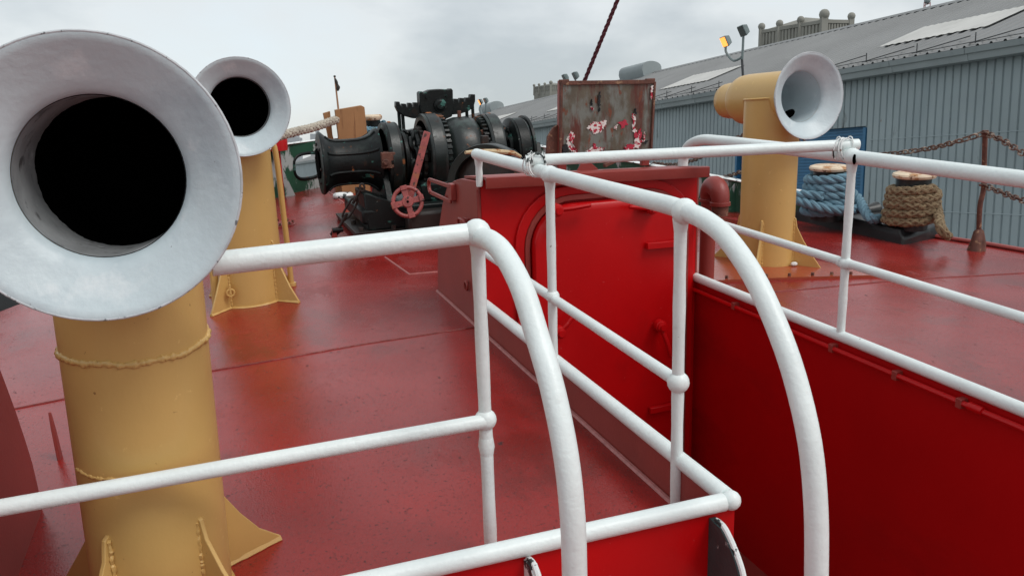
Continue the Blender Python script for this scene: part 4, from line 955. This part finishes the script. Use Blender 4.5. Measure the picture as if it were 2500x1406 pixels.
def coil(bb, o, z0, z1, rr, turns, rad, kind, pitch, wob=.006, tail=None, head=None):
    P = []; n = int(turns*28)
    for k in range(n+1):
        f_ = k/n; a_ = 2*PI*turns*f_+1.2; r_ = rad+wob*math.sin(a_*.7+f_*5)+(.012*(1-f_))
        P.append(V((o.x+r_*math.cos(a_), o.y+r_*math.sin(a_), z0+(z1-z0)*f_+wob*math.sin(a_*1.3))))
    if tail: P = [V(q_) for q_ in tail]+P
    P = smooth_path(P, 3)
    if kind == 't': twisted(bb, P, rr, pitch, 3, 8, rr*.4)
    else: braided(bb, P, rr*.92, pitch, 4, 6)
def zpix(o, py, px): return SY(px, py, o.y-.2).z
bb = B(); dp1 = (RSC.transposed() @ (o1-CAMS)).z*-1; rr1 = 11.6/FPX*dp1; Q1 = R1*.78+rr1*1.0
zt1 = SY(2000, 432, o1.y-.2).z; zb1 = zt+rr1*.9
e1 = on_plinth(2140, 545)
tail = [e1+V((.02, .0, rr1*.8)), e1+V((-.10, -.02, rr1*1.5)), V((o1.x+Q1*1.3, o1.y-Q1*.6, zt+.16)), V((o1.x+Q1*1.05, o1.y-.02, zt+.20)), V((o1.x+Q1*.95, o1.y+.10, zt+.16))]
coil(bb, o1, zb1, zt1, rr1, 5.1, Q1, 't', rr1*5.2, .004)
twisted(bb, smooth_path(tail, 8), rr1, rr1*5.2, 3, 8, rr1*.4)
q1 = Q1+rr1*2.0; uz = (zt1-zb1)/5.1
lw = [V((o1.x+q1*r_*math.cos(math.radians(a_)), o1.y+q1*r_*math.sin(math.radians(a_)), zb1+uz*h_)) for a_, r_, h_ in ((-140, .85, 2.4), (-165, 1.0, 2.6), (-185, 1.12, 2.5), (-195, 1.18, 2.0), (-170, 1.15, 1.7), (-140, 1.05, 1.2), (-110, 1.0, .85), (-75, 1.0, .7), (-45, 1.0, .75), (-15, .9, .7))]
twisted(bb, smooth_path(lw, 8), rr1, rr1*5.2, 3, 8, rr1*.4)
tag(bb.build('rope_coil', M['rope_blue'], loc=(o1.x, o1.y, zt)), 'thick blue twisted rope wound round the left bollard on the black plinth', 'rope', 'ropes wound on bollards')
bb = B(); dp2 = (RSC.transposed() @ (o2-CAMS)).z*-1; rr2 = 12.4/FPX*dp2; Q2 = R2*.78+rr2; zt2 = SY(2215, 470, o2.y-.2).z
coil(bb, o2, zt+rr2*.9, zt2, rr2, 4.6, Q2, 'b', rr2*6, .007)
e2 = on_plinth(2310, 572); braided(bb, smooth_path([e2+V((.02, 0, -.02)), e2+V((-.06, 0, .06)), V((o2.x+Q2*1.25, o2.y-.02, zt+.17)), V((o2.x+Q2*.9, o2.y+.12, zt+.22)), V((o2.x+.0, o2.y+Q2, zt+.22))], 8), rr2*.9, rr2*6, 4, 6)
tag(bb.build('rope_coil', M['rope_tan'], loc=(o2.x, o2.y, zt)), 'frayed tan braided rope wound round the right bollard', 'rope', 'ropes wound on bollards')
# deck edge lip
bb = B(); P = [V((XC+hw(y)-.02, y, zd(XC+hw(y))+.02)) for y in [-.2+.25*i for i in range(19)]]
bb.tube(P, .03, 8, sy=.6); P = [V((XC-hw(y)+.02, y, zd(XC+hw(y))+.02)) for y in [-.2+.25*i for i in range(19)]]
struct(bb.build('deck_edge', M['darkred']))
# stanchions with chains
s0 = SD(2388, 612); sy0 = s0.y
def sp(px, py): return SY(px, py, sy0)
t = thing('stanchion', 'bent rusty chain stanchion with thick base at the right deck edge', 'stanchion', s0, 'chain stanchions')
P = [sp(2390, 580), sp(2390, 552), sp(2393, 500), sp(2401, 462), sp(2403, 400), sp(2405, 330)]
B().tube(smooth_path(P, 6), .019, 12).build('post', M['rust'], t)
bb = B()
for dx, r_ in ((-.02, .04), (.03, .032)): bb.tube([s0+V((dx-.02, 0, -.02)), s0+V((dx-.008, 0, .06)), sp(2390, 566)+V((dx*.5, 0, 0)), sp(2390, 560)+V((dx*.3, 0, 0))], [r_*1.5, r_*1.1, r_*.8, r_*.4], 10)
bb.build('base', M['rust'], t)
bb = B(); e = sp(2405, 325); bb.tube([e+V((.022*math.cos(k*PI/6), .022*math.sin(k*PI/6), 0)) for k in range(12)], .010, 6, closed=True); bb.tube([e+V((0, 0, -.03)), e+V((0, 0, .02))], .024, 10); bb.build('eye', M['rust'], t); bb = B()
e2_ = sp(2400, 452); bb.tube([e2_+V((.022*math.cos(k*PI/6), .022*math.sin(k*PI/6), 0)) for k in range(12)], .009, 6, closed=True); bb.build('eye', M['rust'], t)
hB = SY(1882, 300, sy0+2.0); bB = V((hB.x, hB.y, zd(hB.x)))
t = thing('stanchion', 'rusty chain stanchion hidden behind the right ochre vent', 'stanchion', bB, 'chain stanchions')
B().tube([bB, V((hB.x, hB.y, hB.z))], .019, 12).build('post', M['rust'], t); B().tube([bB, bB+V((0, 0, .12))], [.05, .025], 10).build('base', M['rust'], t)
def mkchain(P, lab, m_=M['rustchain'], l_=.078, r_=.0068):
    bb = B(); chain(bb, P, l_, r_, .66); return tag(bb.build('chain', m_, loc=P[0]), lab, 'chain', 'rusty guard chains')
m_ = SY(2110, 379, sy0+1.2); mkchain(smooth_path([e, sp(2340, 345).lerp(SY(2340, 345, sy0+.3), .5), SY(2250, 366, sy0+.6), m_, SY(1990, 358, sy0+1.6), hB], 10), 'rusty chain sagging between the bent stanchion and the right vent')
x1 = e+V((1.6, -2.2, .02)); mkchain(smooth_path([e, SY(2450, 345, sy0-.25), SY(2500, 376, sy0-.5), SY(2600, 430, sy0-.9)], 10), 'pale rusty chain running off right from the top of the bent stanchion')
mkchain(smooth_path([e2_, SY(2450, 472, sy0-.25), SY(2500, 490, sy0-.5), SY(2600, 520, sy0-.9)], 10), 'pale rusty chain running off right from the middle of the bent stanchion')
yB = hB.y
hC = SY(1592, 398, yB+2.6)
mkchain(smooth_path([hB, SY(1815, 330, yB+.4), SY(1765, 355, yB+.8), SY(1700, 389, yB+1.4), SY(1645, 402, yB+2.0), hC], 10), 'rusty chain swooping down from the right vent to the bulwark behind the panel')
lB = SY(1880, 385, yB); lC = SY(1700, 443, yB+1.3)
mkchain(smooth_path([lB, SY(1815, 417, yB+.4), SY(1770, 432, yB+.8), lC], 10), 'lower rusty chain seen between the gooseneck pipe and the right vent')

# ================================================================== SHORE
WD = 22.0
zg0, zg1 = HC+3.58, HC+3.95
PZ = HC-2.9
S0, S1 = 2.0, 190.0
_s, _z = Wpx(1899, 108, 1.0)
sl = math.tan(math.radians(22)); d0 = WD-.55
r_ = RWC @ cray(1899, 108); tt = (zg1-sl*d0-HC)/(r_.z-sl*r_.dot(wn)); DR = (r_*tt).dot(wn); ZR = zg1+sl*(DR-d0)
def rz_(d_): return zg1+sl*(d_-d0)
def roofpx(px, py):
    r_ = RWC @ cray(px, py); tt = (zg1-sl*d0-HC)/(r_.z-sl*r_.dot(wn)); q_ = r_*tt; return q_.dot(we), q_.dot(wn)
wh = thing('warehouse', 'long grey corrugated warehouse with sloping roof along the pier', 'warehouse', Wp(60, WD, PZ), None, False)
def rib_wall(s0, s1, z0, z1, name='cladding'):
    bb = B(); pit = .29; s = s0; vs = []
    while s < s1:
        for ds, dd in ((0, 0), (.205, 0), (.225, .045), (.265, .045), (.285, 0)):
            vs.append((s+ds, WD+dd))
        s += pit
    pts = []
    for s_, d_ in vs: pts += [Wp(s_, d_, z0), Wp(s_, d_, z1)]
    bb.add(pts, [(2*i, 2*i+2, 2*i+3, 2*i+1) for i in range(len(vs)-1)])
    return bb.build(name, M['wall'], wh, flat=True)
ds1, dz1 = Wpx(2115, 311, WD); ds0, _ = Wpx(1935, 311, WD)
ds0 = ds1+(27.9-23.6)*1.0
dz1 = Wpx(2110, 312, WD)[1]
es0, _ = Wpx(1832, 345, WD); es1, ez1 = Wpx(1797, 345, WD)
ds0 = Wpx(1880, 330, WD)[0]
rib_wall(S0, ds1, PZ, zg1-.1); rib_wall(ds1, ds0, dz1+.05, zg1-.1); rib_wall(ds0, es0+.0, PZ, zg1-.1); rib_wall(es0, es1, ez1+.05, zg1-.1); rib_wall(es1, S1, PZ, zg1-.1)
# sheet laps
for z_, sa, sb in ((HC-.85, S0, ds1-.2), (HC+1.5, S0, ds1-.2), (HC-.6, es1+.3, 80), (HC+1.4, es1+.3, 80)):
    B().add([Wp(sa, WD-.004, z_), Wp(sb, WD-.004, z_), Wp(sb, WD-.012, z_-.025), Wp(sa, WD-.012, z_-.025)], [(0, 1, 2, 3)]).build('sheet_lap', M['wall'], wh)
def shutter(s0, s1, z1, m_):
    d = []; bb = B(); z = PZ; vs = []
    while z < z1+.02:
        vs += [(z, .16), (z+.06, .16), (z+.075, .19), (z+.105, .19)]; z += .115
    pts = []
    for z_, dd in vs: pts += [Wp(s0, WD+dd, min(z_, z1+.05)), Wp(s1, WD+dd, min(z_, z1+.05))]
    bb.add(pts, [(2*i, 2*i+1, 2*i+3, 2*i+2) for i in range(len(vs)-1)])
    dd = bb.build('roller_door', m_, wh, flat=True)
    bb = B()
    for s_, q_ in ((s0, .13), (s1, -.13)):
        P = [Wp(s_, WD-.03, PZ), Wp(s_+q_, WD-.03, PZ), Wp(s_+q_, WD+.2, PZ), Wp(s_, WD+.2, PZ)]; bb.prism(P, (0, 0, z1-PZ))
    bb.build('door_frame', M['bluedoor'], dd, bevel=.01)
shutter(ds1, ds0, dz1, M['bluedoor']); shutter(es0, es1, ez1, M['bluedark'])
# roof sheet with standing ribs
bb = B(); prof = []; s = S0-1
while s < S1:
    prof += [(s, 0), (s+.33, 0), (s+.36, .05), (s+.42, .05)]; s += .45
pts = []
for s_, h_ in prof: pts += [Wp(s_, d0, zg1+h_), Wp(s_, DR, ZR+h_)]
bb.add(pts, [(2*i, 2*i+1, 2*i+3, 2*i+2) for i in range(len(prof)-1)]); bb.build('roof', M['roof'], wh, flat=True)
bb = B(); bb.prism([Wp(S0-1, DR, ZR), Wp(S0-1, 2*DR-d0, zg1), Wp(S0-1, 2*DR-d0, PZ), Wp(S0-1, 2*DR-d0-.3, PZ), Wp(S0-1, 2*DR-d0-.3, zg1-.2), Wp(S0-1, DR, ZR-.2)], we*(S1-S0)); bb.build('rear_roof', M['roof'], wh)
bb = B(); bb.prism([Wp(S0-1, DR-.25, ZR-.05), Wp(S0-1, DR, ZR+.10), Wp(S0-1, DR+.25, ZR-.05)], we*(S1-S0)); bb.build('ridge_cap', M['roof'], wh)
bb = B(); bb.add([Wp(S0, WD, PZ), Wp(S0, 2*DR-d0, PZ), Wp(S0, 2*DR-d0, zg1), Wp(S0, DR, ZR), Wp(S0, WD, zg1)], [(0, 1, 2, 3, 4)]); bb.add([Wp(S1, WD, PZ), Wp(S1, 2*DR-d0, PZ), Wp(S1, 2*DR-d0, zg1), Wp(S1, DR, ZR), Wp(S1, WD, zg1)], [(0, 1, 2, 3, 4)]); bb.build('gable', M['wall'], wh)
# gutter
s = S0; bb = B()
while s < S1:
    e_ = min(s+2.9, S1)
    bb.prism([Wp(s, WD-.02, zg0-.0), Wp(s, WD-.42, zg0), Wp(s, WD-.46, zg0+.18), Wp(s, WD-.52, zg0+.20), Wp(s, WD-.56, zg1-.01), Wp(s, WD-.02, zg1-.01)], we*(e_-s-.02))
    bb.prism([Wp(s-.06, WD-.02, zg0-.012), Wp(s-.06, WD-.435, zg0-.012), Wp(s-.06, WD-.475, zg0+.19), Wp(s-.06, WD-.02, zg0+.19)], we*.10); s += 2.9
bb.build('gutter', M['gutter'], wh)
# skylights in the roof plane
def sky_panel(sa, sb, da, db):
    bb = B(); n = int((sa-sb)/.15); vs = []
    for i in range(n+1):
        s_ = sb+(sa-sb)*i/n; h_ = .065 if i % 2 else .085
        for d_ in (da, db): vs.append(Wp(s_, d_, rz_(d_)+h_))
    bb.add(vs, [(2*i, 2*i+1, 2*i+3, 2*i+2) for i in range(n)]); return bb.build('skylight', M['skylight'], wh, flat=True)
A1, A2, A3, A4 = roofpx(2142, 122), roofpx(2428, 65), roofpx(2500, 22), roofpx(2266, 68)
da, db = (A1[1]+A2[1])/2, (A3[1]+A4[1])/2; wS = (A1[0]-A2[0])*.97
B1, B2 = roofpx(1612, 222), roofpx(1740, 192); sp0 = A1[0]; per = B1[0]-A1[0]
for k in range(-0, 8): sky_panel(sp0+per*k, sp0+per*k-wS, da, db)
# roof wires on little posts
k = 0; s = 17.0
while s < 75:
    d_ = d0+.15
    bb = B(); p_ = Wp(s, d_, rz_(d_)+.05); bb.tube([p_, p_+V((0, 0, .30))], .018, 6); bb.tube([Wp(s+.2, d_, rz_(d_)+.07), Wp(s-1.3, d_+.75, rz_(d_+.75)+.12)], .016, 6)
    bb.tube([Wp(s+.2, d_, rz_(d_)+.07), Wp(s-2.1, d_+.05, rz_(d_)+.10)], .012, 6); bb.build('roof_stay', M['pole'], wh); s += 2.15
# ridge ventilators
for pa, pb_ in (((1521, 190), (1598, 172)), ((1180, 276), (1218, 268))):
    sa = roofpx(*pa)[0]; sa = Wpx(pa[0], pa[1], DR)[0]; sb = Wpx(pb_[0], pb_[1], DR)[0]
    bb = B(); P = []
    for q_ in range(13): a_ = PI*q_/12; P.append(Wp(sb, DR-.2, ZR+.15)+wn*(-.75*math.cos(a_))+V((0, 0, .62*math.sin(a_)**.6 if a_ not in (0, PI) else 0)))
    bb.prism(P+[Wp(sb, DR+.75, ZR-.4), Wp(sb, DR-.75, ZR-.4)], we*min(sa-sb, 9.0)*.75); bb.build('ridge_ventilator', M['gutter'], wh)
# floodlights
def flood(foot, L_, R_, elbow, dist, lit, lab, sc):
    def P3(px, py): r = RWC @ cray(px, py); return CAMP+r*(dist/r.dot(wn))
    f = P3(*foot); e = P3(*elbow); l = P3(*L_); r = P3(*R_)
    t = thing('floodlight', lab, 'floodlight', f, 'twin floodlights', False)
    B().tube([f, e], .05*sc, 10).build('pole', M['pole'], t)
    for hd, lt in ((l, lit), (r, False)):
        s_ = (hd-e); hs = V((s_.x, s_.y, 0)); k = .27*sc
        B().tube(smooth_path([e-V((0, 0, .05)), e+hs*.5-V((0, 0, .10)), e+hs*.95+V((0, 0, s_.z*.45)), hd-V((0, 0, .12))], 6), .05*sc, 8).build('arm', M['lamp'], t)
        fdir = (-we*.55-wn*.55+V((0, 0, -.5))).normalized()
        if lt: fdir = (-we*.8-wn*.55-V((0, 0, .25))).normalized()
        fdir = V((-.88, -.16, -.46)).normalized()
        u = fdir.cross(V((0, 0, 1))).normalized(); v_ = u.cross(fdir); bb = B()
        ring = [(1, 1), (-1, 1), (-1, -1), (1, -1)]; vs = []
        for dd, w_ in ((.42, .40), (.30, .72), (-.16, 1.0), (-.22, 1.0)): vs += [hd+V((0, 0, .12*sc))-fdir*dd*k*1.6+u*a_*k*w_+v_*b_*k*w_*.85 for a_, b_ in ring]
        bb.add(vs, [(i*4+q_, i*4+(q_+1) % 4, i*4+4+(q_+1) % 4, i*4+4+q_) for i in range(3) for q_ in range(4)]+[(3, 2, 1, 0), (12, 13, 14, 15)])
        h = bb.build('lamp_head', M['lamp'], t, bevel=.03*sc)
        c_ = hd+V((0, 0, .12*sc))+fdir*.232*k*1.6; B().prism([c_+u*a_*k*.86+v_*b_*k*.72 for a_, b_ in ring], fdir*.012).build('lens', M['lit'] if lt else M['glass'], h)
flood((1815, 205), (1772, 108), (1815, 82), (1811, 138), WD-.6, True, 'twin floodlight on a thin pole above the right vent, left lamp glowing orange', 1.0)
flood((1400, 330), (1380, 195), (1405, 190), (1394, 214), WD-.6, False, 'twin floodlight peeking over the top left corner of the rusted panel', 1.0)
flood((1188, 330), (1173, 253), (1186, 250), (1183, 277), WD-.6, True, 'small distant twin floodlight right of the windlass crosshead', 1.0)
# concrete elevator towers behind
def tower(pxs, dist, lab, depthm):
    """pxs: left x, corner x, right x, top y at corner, eave y, base"""
    x0, x1, x2, yt, y0, y2 = pxs
    r = lambda px, py: CAMP+(RWC @ cray(px, py))*(dist/(RWC @ cray(px, py)).y)
    c_ = r(x1, yt); l_ = r(x0, y0); dirL = V((l_.x-c_.x, 0, 0)); wl = abs(l_.x-c_.x)*1.0
    u = V((-.60, .80, 0)); q_ = r(x2, y2); wr = abs(q_.x-c_.x); v_ = V((.995, .06, 0)); Ll = wl/.60; Lr = wr/.995
    # lengthen for perspective
    Ll *= 1.02; Lr *= 1.0
    zb = HC-3; zt_ = c_.z-.1; t = thing('grain_elevator', lab, 'tower', (c_.x, c_.y, zb), 'concrete elevator towers', False)
    cb = V((c_.x, c_.y, zb)); P = [cb, cb+u*Ll, cb+u*Ll+v_*Lr, cb+v_*Lr]
    B().prism(P, (0, 0, zt_-zb)).build('shaft', M['concrete'], t)
    g = P[0]+(P[2]-P[0])*.5; B().add([V((p_.x, p_.y, zt_)) for p_ in [g+(p2-g)*.96 for p2 in P]]+[V((g.x, g.y, zt_+Ll*.11))], [(0, 1, 4), (1, 2, 4), (2, 3, 4), (3, 0, 4)]).build('roof', M['concrete'], t)
    up_ = wl/13.0
    def pil(p_, s_): 
        bb = B(); bb.box(V((p_.x-.7*s_, p_.y-.7*s_, zt_-7*s_)), V((p_.x+.7*s_, p_.y+.7*s_, zt_+.6*s_))); bb.ball(V((p_.x, p_.y, zt_+1.2*s_)), 1.15*s_, 12); bb.build('pilaster', M['concrete'], t)
    for f_ in (0, .36, .70, 1.0): pil(P[0].lerp(P[1], f_), up_*(1.35 if f_ == 0 else 1.0))
    pil(P[3], up_)
    bb = B()
    for f0_, f1_, q0, q1, nn in ((.02, .98, P[0], P[1], 18), (.04, .96, P[0], P[3], 9)):
        nm = (q1-q0).normalized(); nm = V((nm.y, -nm.x, 0)); nm = nm if nm.y < 0 else -nm
        for i in range(nn):
            a_ = q0.lerp(q1, f0_+(f1_-f0_)*(i+.2)/nn); e_ = q0.lerp(q1, f0_+(f1_-f0_)*(i+.75)/nn)
            bb.prism([V((a_.x, a_.y, zt_-4.5*up_)), V((e_.x, e_.y, zt_-4.5*up_)), V((e_.x, e_.y, zt_-1.0*up_)), V((a_.x, a_.y, zt_-1.0*up_))], nm*.35*up_)
        bb.prism([V((q0.x, q0.y, zt_-.9*up_)), V((q1.x, q1.y, zt_-.9*up_)), V((q1.x, q1.y, zt_+.1*up_)), V((q0.x, q0.y, zt_+.1*up_))], nm*.5*up_)
    bb.build('parapet', M['concrete'], t)
tower((1903, 2012, 2080, 48, 70, 48), 120.0, 'large ornate concrete tower top rising behind the warehouse roof, right', 10)
tower((1306, 1345, 1400, 206, 217, 206), 230.0, 'smaller ornate concrete tower top behind the roof left of the rusted panel', 10)
p_ = WORLDY(2263, 30, 200.0); t = thing('radio_mast', 'tiny red and white mast top above the warehouse ridge', 'mast', p_-V((0, 0, 20)), None, False)
bb = B(); q_ = WORLDY(2264, 2, 200.0)
for dx, dy in ((-.7, 0), (.7, 0), (0, .9)): bb.tube([p_+V((dx, dy, -20)), q_+V((dx, dy, -.4))], .10, 6)
for k in range(6): z_ = p_.z+k*.6-1; bb.tube([V((p_.x-.7, p_.y, z_)), V((p_.x+.7, p_.y, z_+.5))], .08, 5)
bb.build('lattice', M['redmast'], t); B().ball(q_+V((0, 0, -.0)), .8, 12, (.9, .9, 1)).build('dome', M['gutter'], t)
# skyline
def tower_block(x0, x1, yt, y, lab, steps=()):
    a = WORLDY(x0, yt, y); c_ = WORLDY(x1, yt, y); t = thing('city_building', lab, 'building', ((a.x+c_.x)/2, y, 0), 'far skyline buildings', False)
    B().box((a.x, y, 0), (c_.x, y+(c_.x-a.x)*.8, a.z)).build('tower', M['city'], t)
    for (u0, u1, yy) in steps:
        p0 = WORLDY(u0, yy, y); p1 = WORLDY(u1, yy, y); B().box((p0.x, y+3, 0), (p1.x, y+3+(p1.x-p0.x), p0.z)).build('crown', M['city'], t)
tower_block(695, 731, 336, 1700, 'pale far tower with stepped top left of the boards', ((699, 724, 328), (702, 717, 318)))
tower_block(757, 780, 327, 1900, 'pale far block with small rooftop box behind the windlass drum', ((769, 777, 318),))
# ground
bb = B(); R = 12000; bb.add([(-R, -R, 0), (R, -R, 0), (R, R, 0), (-R, R, 0)], [(0, 1, 2, 3)])
wm = mat('harbour_water', (.02, .035, .035), .08, .2, .01, bump=.5, bscale=.8, bdist=.15); struct(bb.build('water', wm), ship=False)
bb = B(); bb.prism([Wp(-60, 8.5, -2), Wp(240, 8.5, -2), Wp(240, 90, -2), Wp(-60, 90, -2)], (0, 0, PZ+2)); struct(bb.build('pier', M['pier']), ship=False)

# ------------------------------------------------------------------ seat the ship in the world
for o in SHIPTOP: o.matrix_world = SHIP @ o.matrix_basis
for o in bpy.data.objects:
    if '_o' in o: del o['_o']
